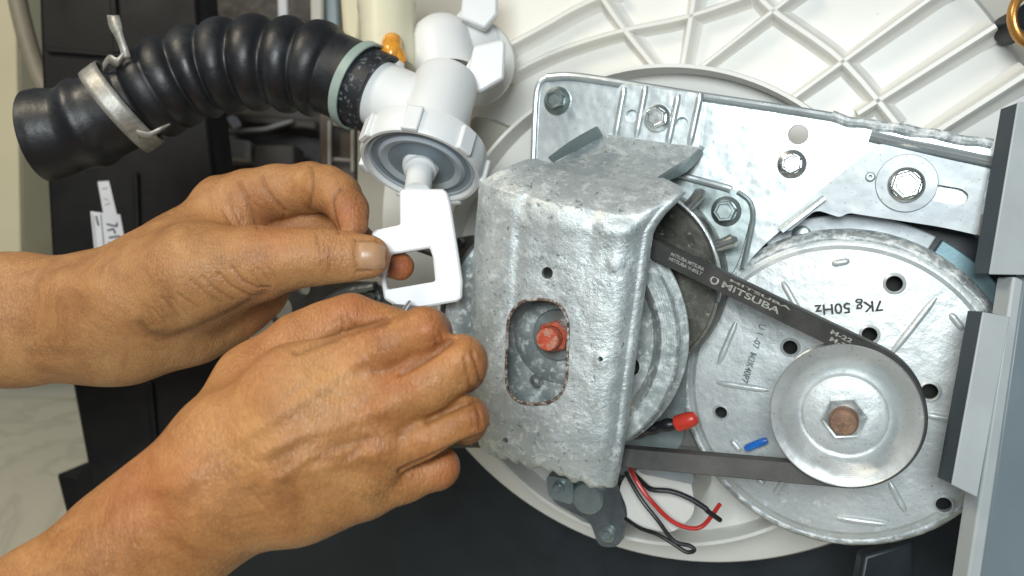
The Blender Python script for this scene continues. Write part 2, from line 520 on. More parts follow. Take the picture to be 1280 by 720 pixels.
t = thing('cabinet', 'cream painted appliance cabinet at the left edge behind the grey pipe', 'cabinet', at(0, 310, .85))
cbox('side_panel', [(-160,-120),(17,-120),(26,318),(-140,345)], .85, .02, M['creamcab'], t, label='pale lit side panel')
cbox('front_panel', [(19,-120),(110,-120),(110,255),(28,316)], .853, .05, M['creamcab'], t, zs=[.853,.95,.95,.853])
g = G(); pts = spline([CC(12,-60,.70),CC(22,0,.70),CC(34,50,.70),CC(48,92,.70),CC(64,118,.70),CC(90,140,.71)], 30)
g.tube(pts, .0072, 14)
tag(mk('pipe', g, M['greypipe'], None, 'c'), 'grey brown pipe curving down beside the cream cabinet', 'pipe')

# black plastic column
t = thing('black_housing', 'tall black plastic housing with a paper sticker behind the hands', 'housing', at(170, 640, .66))
Zb = .66
cbox('front_panel', [(44,-120),(240,-120),(252,80),(268,210),(287,400),(290,480),(300,640),(118,640),(107,572),(88,470),(64,325),(52,110)], Zb, .05, M['box'], t, zs=None, bevel=.003)
cbox('ridge', [(56,58),(150,66),(150,72),(57,65)], Zb-.0035, .004, M['box'], t, bevel=.001)
cbox('ridge', [(132,-60),(140,-60),(150,66),(141,66)], Zb-.0035, .004, M['box'], t, bevel=.001)
cbox('ridge', [(182,478),(190,478),(205,640),(196,640)], Zb-.0035, .004, M['box'], t, bevel=.001)
cbox('ridge', [(165,215),(172,215),(176,330),(168,330)], Zb-.0035, .004, M['box'], t, bevel=.001)
cbox('foot', [(69,592),(95,594),(118,574),(190,590),(190,690),(84,652)], Zb+.005, .05, M['box'], t, bevel=.003)
def cflat(name, quad, z, mat, parent, thick=.0004, **kw): return cbox(name, quad, z, thick, mat, parent, bevel=0, **kw)
st = cflat('sticker', [(122,227),(136,226),(146,268),(150,268),(165,350),(122,350),(113,264),(129,266)], Zb-.0006, M['sticker'], t, label='white paper sticker with handwritten marks')
def cstroke(name, pts, w, z, mat, parent):
    g = G()
    for (x0,y0),(x1,y1) in zip(pts, pts[1:]):
        d = Vector((x1-x0, y1-y0)).normalized(); nx, ny = -d.y*w/2, d.x*w/2
        g.add([CC(x0+nx,y0+ny,z),CC(x1+nx,y1+ny,z),CC(x1-nx,y1-ny,z),CC(x0-nx,y0-ny,z)], [(0,1,2,3)])
    return mk(name, g, mat, parent, 'c', smooth=0)
zs_ = Zb-.0010
cstroke('printed_mark', [(126,268),(134,350)], 1.0, zs_, M['ink'], st)
cstroke('printed_mark', [(116,268),(124,348)], .6, zs_, M['ink'], st)
cstroke('printed_mark', [(120,270),(123,282)], 2.2, zs_, M['ink'], st)
for pl in ([(133,280),(146,283),(146,278)], [(134,288),(142,286),(144,292)], [(136,297),(150,295)], [(135,304),(143,303),(145,309),(137,311)], [(138,318),(149,315),(150,308)]):
    cstroke('handwritten_mark', pl, 2.2, zs_, M['ink'], st)
for pl in ([(127,236),(134,235)],[(129,248),(135,250)],[(131,256),(138,254)]):
    cstroke('printed_mark', pl, 1.2, zs_, M['clutgrey'], st)

# cream upright between black housing and dark shelf
tag(cbox('upright', [(233,-80),(257,-80),(262,120),(238,120)], .74, .02, M['creamcab'], None), 'narrow cream upright above the black corrugated hose', 'post')
t = thing('shelf', 'dark brown shelf of parts in shadow behind the hose', 'shelf', at(340, 230, .85))
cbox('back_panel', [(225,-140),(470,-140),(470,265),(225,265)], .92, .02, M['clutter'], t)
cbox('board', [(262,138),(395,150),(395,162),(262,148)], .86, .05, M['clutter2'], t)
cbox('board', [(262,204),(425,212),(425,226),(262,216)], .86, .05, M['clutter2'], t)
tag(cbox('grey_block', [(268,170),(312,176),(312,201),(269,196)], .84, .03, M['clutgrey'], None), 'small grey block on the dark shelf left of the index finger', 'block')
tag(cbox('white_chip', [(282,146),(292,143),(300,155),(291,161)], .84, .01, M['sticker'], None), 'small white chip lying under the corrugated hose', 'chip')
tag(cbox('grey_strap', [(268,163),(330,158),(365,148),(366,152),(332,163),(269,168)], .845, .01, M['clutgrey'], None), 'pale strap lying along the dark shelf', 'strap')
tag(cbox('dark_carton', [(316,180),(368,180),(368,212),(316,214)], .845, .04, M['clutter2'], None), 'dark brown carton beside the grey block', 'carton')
tag(cbox('hanging_tag', [(346,-30),(358,-30),(360,27),(347,27)], .80, .004, M['sticker'], None), 'pale plastic tag hanging above the hose', 'tag')
t = thing('valve_bracket', 'beige and lilac bracket rising behind the hose cuff', 'bracket', at(410, 60, .56))
cbox('flange', [(386,-60),(404,-60),(404,42),(388,40)], .57, .01, M['inner'], t)
cbox('strip', [(404,-60),(420,-60),(424,45),(407,42)], .575, .01, M['bluepanel'], t)
cbox('plate', [(421,-60),(453,-60),(452,40),(446,62),(428,40)], .56, .008, M['creamcab'], t, bevel=.003)
t = thing('pump_housing', 'grey boxed pump housing with pale ribs left of the valve cap', 'housing', at(425, 220, .62))
cbox('shell', [(398,140),(446,150),(446,225),(400,222)], .66, .03, M['clutter2'], t)
cbox('rib', [(413,152),(441,155),(441,160),(413,157)], .655, .006, M['clutgrey'], t, bevel=.001)
cbox('rib', [(413,196),(441,198),(441,203),(413,201)], .655, .006, M['clutgrey'], t, bevel=.001)
cbox('rib', [(409,150),(414,150),(414,215),(409,215)], .652, .006, M['clutgrey'], t, bevel=.001)
cbox('rib', [(438,150),(443,150),(443,215),(438,215)], .652, .006, M['inner'], t, bevel=.001)

# ================================================================== WASHING MACHINE
wm = thing('washing_machine', 'underside of a washing machine with belt drive, motor and white tub', 'washing machine', MM)
mm = .001
def disc_at(px, py, h): return L(px, py, h)
def hexpts(c, r, rot=0): return [(c[0]+r*math.cos(rot+i*math.pi/3), c[1]+r*math.sin(rot+i*math.pi/3)) for i in range(6)]
def bolt(px, py, h, rf, rh, ht, parent, mat=None, rot=.2, dish=True, name='bolt'):
    # flanged hex bolt, radii in pixels
    mat = mat or M['bolt']
    c = L(px, py, h); s = pxs(px, py, h)
    rf, rh = rf*s, rh*s; z = h*mm; ht *= mm
    g = G()
    g.lathe(Vector((c.x, c.y, 0)), [(rf*.6, z-.0002),(rf, z-.0002),(rf, z+.0010),(rf*.96, z+.0015),(rh*.95, z+.0026),(rh*.5, z+.0026)], 40)
    n = 6
    base = hexpts(c, rh, rot); 
    rings = [[Vector((x, y, z+.0020)) for x, y in base], [Vector((x, y, z+ht-.0008)) for x, y in base],
             [Vector((x, y, z+ht)) for x, y in hexpts(c, rh*.88, rot)], [Vector((x, y, z+ht)) for x, y in hexpts(c, rh*.74, rot)],
             [Vector((x, y, z+ht-.0006)) for x, y in hexpts(c, rh*.66, rot)]]
    g.loft(rings, True, False, True)
    return mk(name, g, mat, parent, smooth=28)

# --- cabinet sheets behind everything
cabp = mk('back_panel', G().prism(LP([(447,-90),(1420,-90),(1420,520),(447,520)], -125), -.128, -.125), M['inner'], wm, label='beige grey inner cabinet wall behind the tub')
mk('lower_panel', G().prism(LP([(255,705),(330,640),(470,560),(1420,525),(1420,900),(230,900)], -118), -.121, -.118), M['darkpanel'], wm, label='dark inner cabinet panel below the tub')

# --- tub
tp = [L(x, y, -76) for x, y in ((580,575),(640,615),(700,650),(790,690),(900,715),(1228,0),(1255,38),(1280,75))]
sol = np.linalg.lstsq(np.array([[p.x, p.y, 1] for p in tp]), np.array([p.x**2+p.y**2 for p in tp]), rcond=None)[0]
tub_c = Vector((sol[0]/2, sol[1]/2, 0)); tub_r = math.sqrt(sol[2]+tub_c.x**2+tub_c.y**2)
g = G(); z = -.070
g.lathe(Vector((tub_c.x, tub_c.y, 0)), [(tub_r*.02, z),(tub_r*.5, z),(tub_r*.93, z-.002),(tub_r*.985, z-.005),(tub_r, z-.012),(tub_r, z-.050)], 160)
tub = mk('tub_base', g, M['tub'], wm, label='white ribbed plastic tub base')
# hub ring
hub_c = L(815, 388, -30); hub_r = 298*pxs(815, 388, -30)
g = G()
hz = -.030
g.lathe(Vector((hub_c.x, hub_c.y, 0)), [(hub_r, -.071),(hub_r*1.0, hz-.003),(hub_r*.996, hz),(hub_r*.982, hz),(hub_r*.976, hz-.003),(hub_r*.97, -.046),(hub_r*.3, -.048),(.001, -.048)], 140)
mk('hub_ring', g, M['tub'], tub)
def rib(pts, w, h0=-72, h1=-60):
    P = [L(x, y, h1) for x, y in pts]
    if len(P) > 2: P = spline(P, 14)
    w2 = w*mm/2*1.25
    rings = []
    for i, p in enumerate(P):
        t = (P[min(i+1, len(P)-1)] - P[max(i-1, 0)]).normalized()
        nn = Vector((-t.y, t.x, 0))
        prof = [(-w2*3.4, h0*mm), (-w2*2.0, -.0695), (-w2*1.15, -.066), (-w2*.95, h1*mm-.0012), (-w2*.5, h1*mm), (w2*.5, h1*mm), (w2*.95, h1*mm-.0012), (w2*1.15, -.066), (w2*2.0, -.0695), (w2*3.4, h0*mm)]
        rings.append([Vector((p.x, p.y, 0)) + nn*a + Vector((0, 0, b)) for a, b in prof])
    mk('rib', G().loft(rings, True, True, True), M['tub'], tub, smooth=50)
rib([(735,-30),(775,30),(828,96)], 3.2)
rib([(871,-30),(862,30),(848,110)], 3.2)
rib([(1010,-20),(960,18),(850,104)], 2.4)
rib([(625,62),(684,30),(715,12),(770,-14)], 3)
rib([(630,96),(690,66),(770,40),(855,22),(935,-5)], 2.6)
rib([(945,-12),(965,12),(1052,75),(1122,156)], 3.2)
rib([(1190,-20),(1160,0),(980,130)], 2.6)
rib([(1245,32),(1072,142)], 3.0)
rib([(1290,88),(1165,168)], 3.4)

# --- mounting plate
ppoly = rounded(LP([(672,91),(1241,177),(1241,270),(1100,246),(1032,244),(985,280),(950,310),(860,420),(650,420),(665,250)], 0), [.012,.002,.002,.01,.01,.02,.01,.01,.01,.01], 8)
ho = L(998, 168, 0)
plate = mk('mounting_plate', G().prism(ppoly, -.0028, 0, [circ(ho, .0045)]), M['plate'], wm, bevel=.0007, label='bright zinc mounting plate with bolts')
# rolled top edge with knocked lumps
pts = [L(x, y, .6) for x, y in [(684,97),(720,96),(800,108),(880,121),(960,133),(1040,146)]]
mk('rolled_edge', G().tube(spline(pts, 60), .0021, 10), M['plate'], plate)
pts = spline([L(x, y, .6) for x, y in [(1040,146),(1090,155),(1140,164),(1190,172),(1240,180)]], 70)
rad = [.0021 + .0013*max(0, noise.noise(p*95)) for p in pts]
mk('rolled_edge', G().tube([p + Vector((0, .0012*noise.noise(p*120), 0)) for p in pts], rad, 10), M['mrim'], plate)
pts = spline([L(x, y, 1.0) for x, y in [(1088,170),(1130,180),(1180,190),(1240,203)]], 30)
mk('pressed_bead', G().tube(pts, .0042, 12, squash=.6), M['plate'], plate)
# left rolled edge
pts = spline([L(x, y, .2) for x, y in [(684,97),(674,106),(670,130),(667,200),(664,260)]], 40)
mk('rolled_edge', G().tube(pts, .0017, 10), M['plate'], plate)
bolt(697,126, 0, 16.5, 12, 6, plate, M['boltdark'], .35)
bolt(990,205, 0, 18.5, 13.5, 6, plate, M['bolt'], .5)

# --- gearbox support plate with bolt
gp = rounded(LP([(800,205),(936,243),(941,262),(922,335),(868,400),(856,480),(856,560),(770,600),(700,480)], 3), [.002,.008,.008,.01,.02,.02,.01,.01,.01], 8)
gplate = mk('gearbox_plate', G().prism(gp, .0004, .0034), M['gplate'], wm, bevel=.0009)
pts = spline([L(x, y, 4) for x, y in [(822,213),(860,222),(905,234),(914,237)]], 20)
mk('pressed_bead', G().tube(pts, .0018, 10), M['plate'], gplate)
pts = spline([L(x, y, 3.6) for x, y in [(922,240),(937,252),(941,272),(935,305),(928,335)]], 24)
mk('rolled_edge', G().tube(pts, .0012, 8), M['gplate'], gplate)
bolt(908,264, 3.4, 19, 14.5, 7, gplate, M['gplate'], .1)

# --- gearbox: axis through the red lacquered nut
AX = L(684, 424, 58)
AXV = Vector((AX.x, AX.y, 0))
DC = L(779, 351, 20); DV = Vector((DC.x, DC.y, 0)); dr = 117*pxs(779, 351, 20)
gear = mk('brake_drum', G().lathe(DV, [(dr*1.02,.0036),(dr*1.02,.019),(dr*1.0,.0215),(dr*.97,.0215),(dr*.96,.020),(dr*.7,.019),(dr*.3,.019),(.001,.019)], 120), M['drum'], wm, label='dark oily brake drum behind the pulley')
pts = [DV + Vector((dr*.99*math.cos(a), dr*.99*math.sin(a), .0222)) for a in [R(-10 + i*2.0) for i in range(45)]]
mk('rim_wire', G().tube(pts, .0012, 8), M['bolt'], gear)
for px_, py_ in ((868,255),(905,305)):
    c = L(px_, py_, 14)
    g = G(); d = Vector((c.x-DC.x, c.y-DC.y, 0)).normalized()
    p0 = DV + d*(dr*.98) + Vector((0,0,.020)); p1 = p0 + d*.010 + Vector((0,0,.001)); 
    g.tube([p0, p0.lerp(p1,.6), p1, p1+d*.002], [.0028,.0028,.0032,.001], 12)
    mk('lug', g, M['bolt'], gear)
# pulley
rg = 147*pxs(700, 421, 44)
pr = rg
prof = [(pr*1.0,.0325),(pr*1.02,.034),(pr*1.02,.0355),(pr*.90,.039),(pr*.90,.0415),(pr*.985,.0455),(pr*.99,.0475),(pr*.975,.0485),(pr*.86,.0485),(pr*.82,.0465),(pr*.77,.0415),(pr*.42,.0395),(pr*.36,.0415),(pr*.30,.0425),(pr*.02,.0425),(pr*.02,.030),(pr*.30,.030),(pr*.36,.034),(pr*.42,.0365),(pr*.80,.0365),(pr*.85,.0325),(pr*1.0,.0325)]
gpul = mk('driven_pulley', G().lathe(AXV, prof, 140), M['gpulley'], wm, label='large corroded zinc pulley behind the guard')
hc = []
ph = L(787, 458, 41)
r0 = math.hypot(ph.x-AX.x, ph.y-AX.y); a0 = math.atan2(ph.y-AX.y, ph.x-AX.x)
cut(gpul, [G().prism(circ((AX.x+r0*math.cos(a0+i*R(72)), AX.y+r0*math.sin(a0+i*R(72))), .0046, 20), .02, .06) for i in range(5)])
g = G().lathe(AXV, [(.012,.0425),(.012,.0445),(.0115,.045),(.006,.045)], 40); mk('washer', g, M['gplate'], gpul)
g = G(); z0, z1 = .0448, .0525
g.loft([[Vector((x,y,z0)) for x,y in hexpts(AX,.0076,.3)],[Vector((x,y,z1-.001)) for x,y in hexpts(AX,.0076,.3)],[Vector((x,y,z1)) for x,y in hexpts(AX,.0064,.3)]],True,False,True)
mk('nut', g, M['red'], gpul, label='nut sealed with red lacquer')
g = G().lathe(AXV, [(.0056,.052),(.0056,.0575),(.0050,.0585),(.0012,.0588),(.00001,.0588)], 24)
mk('shaft_end', g, M['red'], gpul)
g = G()
c = L(671, 475, 43); g.lathe(Vector((c.x,c.y,0)), [(.0016,.043),(.0030,.043),(.0030,.0445),(.0016,.0446),(.0016,.043)], 20); mk('rivet', g, M['bolt'], gpul)

# --- guard (galvanised strap pressed over the pulley)
rows = [
 [(757,168,3.6),(785,172,3.8),(814,176,3.8),(843,180,3.8),(872,184,3.6)],
 [(735,176,12),(765,182,13),(795,188,13),(826,195,13),(856,199,12)],
 [(695,202,34),(728,210,36),(762,215,36),(792,218,36),(822,220,34)],
 [(665,198,46),(700,216,50),(745,226,51),(790,230,51),(826,226,48)],
 [(636,208,54),(674,226,60),(728,242,62),(786,250,61),(845,237,56)],
 [(606,224,57),(648,239,65.5),(718,255,67.5),(786,265,66.5),(838,249,60)],
 [(599,234,57),(642,247,67),(714,263,69),(783,274,68),(820,267,63)],
 [(597,255,56),(637,266,68),(708,282,70),(776,290,70),(806,288,64)],
 [(594,290,53),(630,300,66),(700,312,69),(770,312,69),(802,306,64)],
 [(590,360,53),(624,366,66),(694,370,69),(764,370,69),(794,366,64)],
 [(588,430,53),(618,432,66),(688,434,69),(757,434,69),(785,432,64)],
 [(588,490,53),(616,494,66),(682,496,69),(750,496,69),(777,494,64)],
 [(592,535,53),(618,541,65),(680,550,68),(744,556,68),(769,556,64)],
 [(600,560,52),(630,570,61),(686,583,64),(736,599,64),(760,604,61)],
 [(606,566,48),(640,577,56),(688,590,60),(735,606,60),(758,611,57)],
]
NR, NCOL = 190, 120
ctrl = [spline([L(*p) for p in r], NCOL) for r in rows]
gridT = [spline([ctrl[i][j] for i in range(len(rows))], NR) for j in range(NCOL)]
def bumpz(px, py):
    z = 0
    # two shallow vertical swages and pressed bosses
    for cx, w, a in ((652, 9, -1.1), (705, 14, .6), (742, 9, -1.0)):
        cx2 = cx - (py-260)*.10
        if 235 < py < 600:
            f = min(1, (py-235)/25, max(0, (350 if cx != 652 else 560)-py)/60)
            z += a*math.exp(-((px-cx2)/w)**2)*max(0, f)
    for bx, by, rr, a in ((770,330,13,.9),(690,262,14,.5),(752,452,12,.7),(640,545,16,-.9),(618,500,14,-.8)):
        d = math.hypot(px-bx, py-by)
        z += a*max(0, 1-(d/rr)**2)
    # long pressings that run from the tab down the strap, and the fold at the shoulder
    for (ax_, ay_), (bx_, by_), w, a in (((792,172),(688,232),6,.9),((808,174),(712,236),5,-.7),((856,182),(800,232),6,.8),((652,252),(692,206),5,-1.0),((640,262),(630,560),5,.5)):
        qx, qy = bx_-ax_, by_-ay_; t_ = ((px-ax_)*qx+(py-ay_)*qy)/(qx*qx+qy*qy)
        e_ = max(0, min(1, min(t_, 1-t_)*6+.3)) if -.05 < t_ < 1.05 else 0
        t_ = min(1, max(0, t_)); d = math.hypot(px-ax_-t_*qx, py-ay_-t_*qy)
        z += a*e_*math.exp(-(d/w)**2)
    return z
def proj(p):                                     # machine space -> photo pixel
    q = PO + PU*p.x + PV*p.y + PN*p.z
    return 640 + q.x/-q.z*FPX, 360 - q.y/-q.z*FPX
grid = []
for i in range(NR):
    row = []
    for j in range(NCOL):
        p = gridT[j][i].copy()
        x, y = proj(p)
        p.z += bumpz(x, y)*mm + .00035*noise.noise(p*140) + .0005*noise.noise(p*45)
        if i > NR*.86:                           # ragged zinc drips along the lower edge
            p.y += .0022*noise.noise(Vector((p.x*260, 3.1, p.z*60)))*(i/NR-.86)/.14
        row.append(p)
    # lip turned back along the right edge
    e = row[-1]; dirx = Vector((1,0,0))
    for k in range(1, 6):
        a = k/5*R(80)
        row.append(e + dirx*(.0030*math.sin(a)) + Vector((0,0,-.0030*(1-math.cos(a)) - (.003 if k == 5 else 0))))
    grid.append(row)
g = G(); g.sheet([list(reversed(r)) for r in grid])
guard = mk('pulley_guard', g, M['guard'], wm, solid=.0022, smooth=60, label='galvanised steel pulley guard strap with a long slot')
bm = bmesh.new(); bm.from_mesh(guard.data)
if sum((f.normal.z*f.calc_area() for f in bm.faces)) < 0: bmesh.ops.reverse_faces(bm, faces=bm.faces)
bm.to_mesh(guard.data); bm.free()
bpy.context.view_layer.update(); bake(guard)
slot = rounded(LP([(634,374),(713,374),(709,505),(630,505)], 68), .0155, 14)
hl = L(685, 341, 68); h2 = L(631, 551, 66); h3 = L(752, 448, 68)
cut(guard, [G().prism(slot, .045, .09), G().prism(circ(hl, .0026, 18), .05, .09), G().prism(circ(h2, .0013, 12), .05, .09), G().prism(circ(h3, .0011, 12), .05, .09)])
# raw cut edge of the slot
sl = [Vector((x, y, .0688)) for x, y in slot]
dense = []
for a, b in zip(sl, sl[1:] + sl[:1]):
    n_ = max(1, int((b-a).length/.0012))
    dense += [a.lerp(b, k/n_) for k in range(n_)]
gb = BVHTree.FromObject(guard, bpy.context.evaluated_depsgraph_get())
cg = sum(dense, Vector())/len(dense)
off = WM[guard].inverted() @ MM
ring = []
for p in dense:
    q = p + (p-cg).normalized()*.0010
    hit = gb.ray_cast(off @ Vector((q.x, q.y, .12)), Vector((0,0,-1)))
    zz = (off.inverted() @ hit[0]).z if hit[0] else .0688
    ring.append(Vector((p.x, p.y, min(max(zz, .06), .072)-.0002)) + Vector((0, 0, .0003*noise.noise(p*600))))
g = G(); K = len(ring); seg = 8
V_ = []
for i in range(K):
    tdir = (ring[(i+1) % K]-ring[i-1]).normalized(); o_ = Vector((tdir.y, -tdir.x, 0))
    for k in range(seg):
        a = 2*math.pi*k/seg
        V_.append(ring[i] + o_*(.00075*math.cos(a)) + Vector((0,0,.00075*math.sin(a))))
g.v = V_; g.f = [(i*seg+k, i*seg+(k+1) % seg, ((i+1) % K)*seg+(k+1) % seg, ((i+1) % K)*seg+k) for i in range(K) for k in range(seg)]
mk('slot_edge', g, M['rustedge'], guard)
# tab bolted to the plate
tabp = rounded(LP([(776,104),(872,117),(879,124),(873,190),(756,171),(768,160),(768,118)], 3.5), [.004,.006,.004,.001,.001,.003,.006], 6)
hA, hB = L(789,145,3.5), L(852,154,3.5)
tab = mk('mounting_tab', G().prism(tabp, .0006, .0032, [circ(hA, .0031, 20), circ(hB, .0029, 20)]), M['plate'], guard, bevel=.0007)
for xa, xb in (((794,108),(782,172)), ((862,117),(848,182))):
    for s_, up_ in ((-1, 1),):
        p0, p1 = L(*xa, 3.2), L(*xb, 3.2)
    P = [p0.lerp(p1, k/10) for k in range(11)]
    sidev = Vector((1, 0, 0)); rr_ = [.0032]*11
    # channel pair: a raised half-round left and right of the hole line
    for dx_ in (-.0052, .0052):
        g = G().tube([p + Vector((dx_, 0, -.0006)) for p in P], [.0012]+[.0019]*9+[.0012], 12)
        mk('pressed_bead', g, M['plate'], tab)
bolt(822,148, 3.2, 17, 13.5, 6, tab, M['bolt'], .45)
# side lips of the strap
def lip(A, B, name='side_lip'):
    a = spline([L(*p) for p in A], 16); b = spline([L(*p) for p in B], 16)
    o = mk(name, G().sheet([a, b]), M['gplate'], guard, solid=.0014, smooth=0)
    return o
lip([(692,203,40),(722,187,22),(754,170,6)], [(688,198,44),(715,178,29),(748,159,13)])
lip([(822,221,38),(846,206,24),(862,196,12),(873,186,5)], [(828,226,30),(851,216,16),(866,204,7),(876,190,2)])

# --- slotted motor bracket
bp = rounded(LP([(1099,179),(1236,211),(1222,294),(1178,284),(1060,266),(1050,272),(1020,262),(986,290),(972,284),(1006,256),(1025,237)], 5), [.002,.001,.001,.01,.002,.002,.003,.002,.002,.002,.002], 5)
slotp = rounded(LP([(1130,224),(1203,236),(1212,244),(1207,254),(1195,256),(1130,244)], 5), [.001,.003,.003,.003,.003,.001], 6)
brk = mk('motor_bracket', G().prism(bp, .0018, .0048, [slotp]), M['bracket'], wm, bevel=.0010, label='grey slotted bracket holding the motor')
bolt(1088,221, 4.4, 6.5, 5.0, 1.2, brk, M['bracket'], 0, name='rivet')
mk('folded_lip', G().loft([[L(x,y,h) for x,y,h in ((972,284,4),(1028,243,4),(1030,246,9),(976,288,9))],[L(x,y,h) for x,y,h in ((975,287,4),(1031,246,4),(1033,249,9),(979,291,9))]],True,True,True), M['plate'], brk, smooth=0)
wc = L(1133,229,5.2); ws = pxs(1133,229,5)
mk('washer', G().lathe(Vector((wc.x,wc.y,0)), [(.004,.0049),(39*ws,.0049),(39.5*ws,.0055),(38.5*ws,.0068),(16*ws,.0070),(.004,.0070)], 64), M['bracket'], brk)
bolt(1133,231, 7.0, 24, 20, 7.5, brk, M['bolt'], .28)

# --- motor
MCN = L(1049, 489, 0); ms = pxs(1049, 489, 0); mr = 215*ms
MV = Vector((MCN.x, MCN.y, 0))
motor = mk('motor', G().lathe(MV, [(mr*1.0,-.060),(mr*1.0,-.012),(mr*.995,-.006),(mr*.97,-.0015),(mr*.93,.0008),(mr*.905,.0012),(mr*.88,.0030),(mr*.5,.0052),(mr*.02,.0055),(mr*.02,.0030),(mr*.5,.0027),(mr*.88,.0005),(mr*.93,-.0015),(mr*.96,-.006),(mr*.97,-.012),(mr*.97,-.060),(mr*1.0,-.060)], 160), M['motor'], wm, label='round zinc motor end shell with stamped ribs')
def msurf(p):
    r = math.hypot(p.x-MV.x, p.y-MV.y)/mr
    return .0055 - .0003*(r/.5) if r < .5 else .0052 - (r-.5)/.38*.0022
holes = [(1118,355,.0036),(1087,418,.0034),(988,434,.0034),(901,516,.0030),(1162,489,.0036),(1180,632,.0034)]
cut(motor, [G().prism(circ(L(x, y, 4.5), r, 20), -.004, .02) for x, y, r in holes])
mk('hole_shade_disc', G().lathe(MV, [(mr*.95,-.0075),(mr*.5,-.0060),(.001,-.0060)], 60), M['hole'], motor)  # dark disc closing the holes, standing in for the shade inside
for x, y, r in holes:
    c = L(x, y, 4.5); zc = msurf(c)
    mk('hole_rim', G().lathe(Vector((c.x, c.y, 0)), [(r*.96, zc-.0015),(r*.96, zc+.0006),(r*1.05, zc+.0009),(r*1.3, zc+.0004),(r*1.4, zc-.0006)], 28), M['motor'], motor)
def bead(x0, y0, x1, y1, w=.0016, hh=.0012):
    a, b = L(x0, y0, 4.5), L(x1, y1, 4.5)
    P = []
    for k in range(9):
        p = a.lerp(b, k/8); p.z = msurf(p) + hh - w*.62
        P.append(p)
    g = G().tube(P, [w*.45]+[w*.9]+[w]*5+[w*.9]+[w*.45], 10)
    mk('stamped_rib', g, M['motor'], motor, smooth=60)
for b_ in ((920,403,898,455),(896,478,962,487),(978,352,1000,390),(1170,372,1112,444),(1188,392,1204,412),(1158,518,1192,524),(914,550,926,564),(947,598,955,606),(982,598,968,618),(1112,602,1132,640),(1046,648,1108,656),(1040,330,1062,326)):
    bead(*b_)
# crusty outer band
g = G(); rings = []
for k, (rr, zz) in enumerate([(mr*1.003,-.012),(mr*1.0,-.005),(mr*.975,-.0010),(mr*.962,.0006),(mr*.945,.0010),(mr*.935,.0004)]):
    rings.append([Vector((MV.x+rr*math.cos(a), MV.y+rr*math.sin(a), zz + .0006*noise.noise(Vector((math.cos(a)*18, math.sin(a)*18, k*.9))))) for a in [2*math.pi*i/260 for i in range(260)]])
mk('crusted_rim', g.loft(rings), M['mrim'], motor, smooth=60)
mk('gap_shade', G().lathe(MV, [(mr*.9,-.0175),(mr*1.20,-.0175),(mr*1.22,-.020),(mr*1.22,-.064)], 60, None, R(15), R(140)), M['darkpanel'], motor)  # dark ring added so the gap under the bracket reads as shadow
# flange ring behind the motor
def ringseg(name, r0, r1, z0, z1, a0, a1, mat, parent):
    n = 50
    rings = []
    for i in range(n+1):
        a = a0+(a1-a0)*i/n; d = Vector((math.cos(a), math.sin(a), 0))
        rings.append([MV+d*r0+Vector((0,0,z0)), MV+d*r1+Vector((0,0,z0)), MV+d*r1+Vector((0,0,z1)), MV+d*r0+Vector((0,0,z1))])
    return mk(name, G().loft(rings, True, True, True), mat, parent, smooth=30, bevel=.0006)
ringseg('flange', mr*.9, mr*1.085, -.016, -.010, R(62), R(118), M['bracket'], motor)
ringseg('flange', mr*.9, mr*1.085, -.016, -.010, R(20), R(60), M['teal'], motor)
c = L(1002, 294, -9); mk('rivet', G().lathe(Vector((c.x,c.y,0)), [(.0045,-.0100),(.0045,-.0085),(.003,-.0078),(.0001,-.0078)], 24), M['boltdark'], motor)
# motor pulley
ZP = .0440
PC = L(1056, 520, 48); PV_ = Vector((MCN.x, MCN.y, 0))
PVc = Vector((PC.x, PC.y, 0))
mp = 96.5*pxs(1056, 520, 47)
prof = [(.008,.004),(.008,.033),(mp*.55,.0335),(mp*.97,.0345),(mp*.98,.0355),(mp*.80,.0395),(mp*.80,.0415),(mp*.975,.0460),(mp*1.0,.0475),(mp*1.0,.0485),(mp*.985,.0492),(mp*.965,.0488),(mp*.90,.0482),(mp*.78,.0458),(mp*.66,.0418),(mp*.60,.0412),(mp*.50,.0412),(.001,.0412)]
mpul = mk('drive_pulley', G().lathe(PVc, prof, 128), M['pulley'], motor, label='small bright zinc motor pulley')
mk('hub_disc', G().lathe(PVc, [(mp*.57,.041),(mp*.565,.0452),(mp*.545,.0466),(mp*.50,.0472),(mp*.3,.0475),(.001,.0475)], 96), M['motor'], motor, label='pale raised hub disc of the motor pulley')
g = G(); z0 = .0475; z1 = .0545
rn = 29*pxs(1056,520,52)
g.loft([[Vector((x,y,z0)) for x,y in hexpts(PC,rn,.15)],[Vector((x,y,z1-.0014)) for x,y in hexpts(PC,rn,.15)],[Vector((x,y,z1)) for x,y in hexpts(PC,rn*.86,.15)],[Vector((x,y,z1)) for x,y in hexpts(PC,rn*.6,.15)]],True,False,True)
mk('nut', g, M['bolt'], motor, smooth=28)
rs = rn*.64
pr_ = [(rs,.052),(rs,.0585),(rs*.96,.0592),(rs*.85,.0600),(.0001,.0602)]
mk('shaft_end', G().lathe(PVc, pr_, 32), M['rust'], motor, label='rusty brown shaft end')

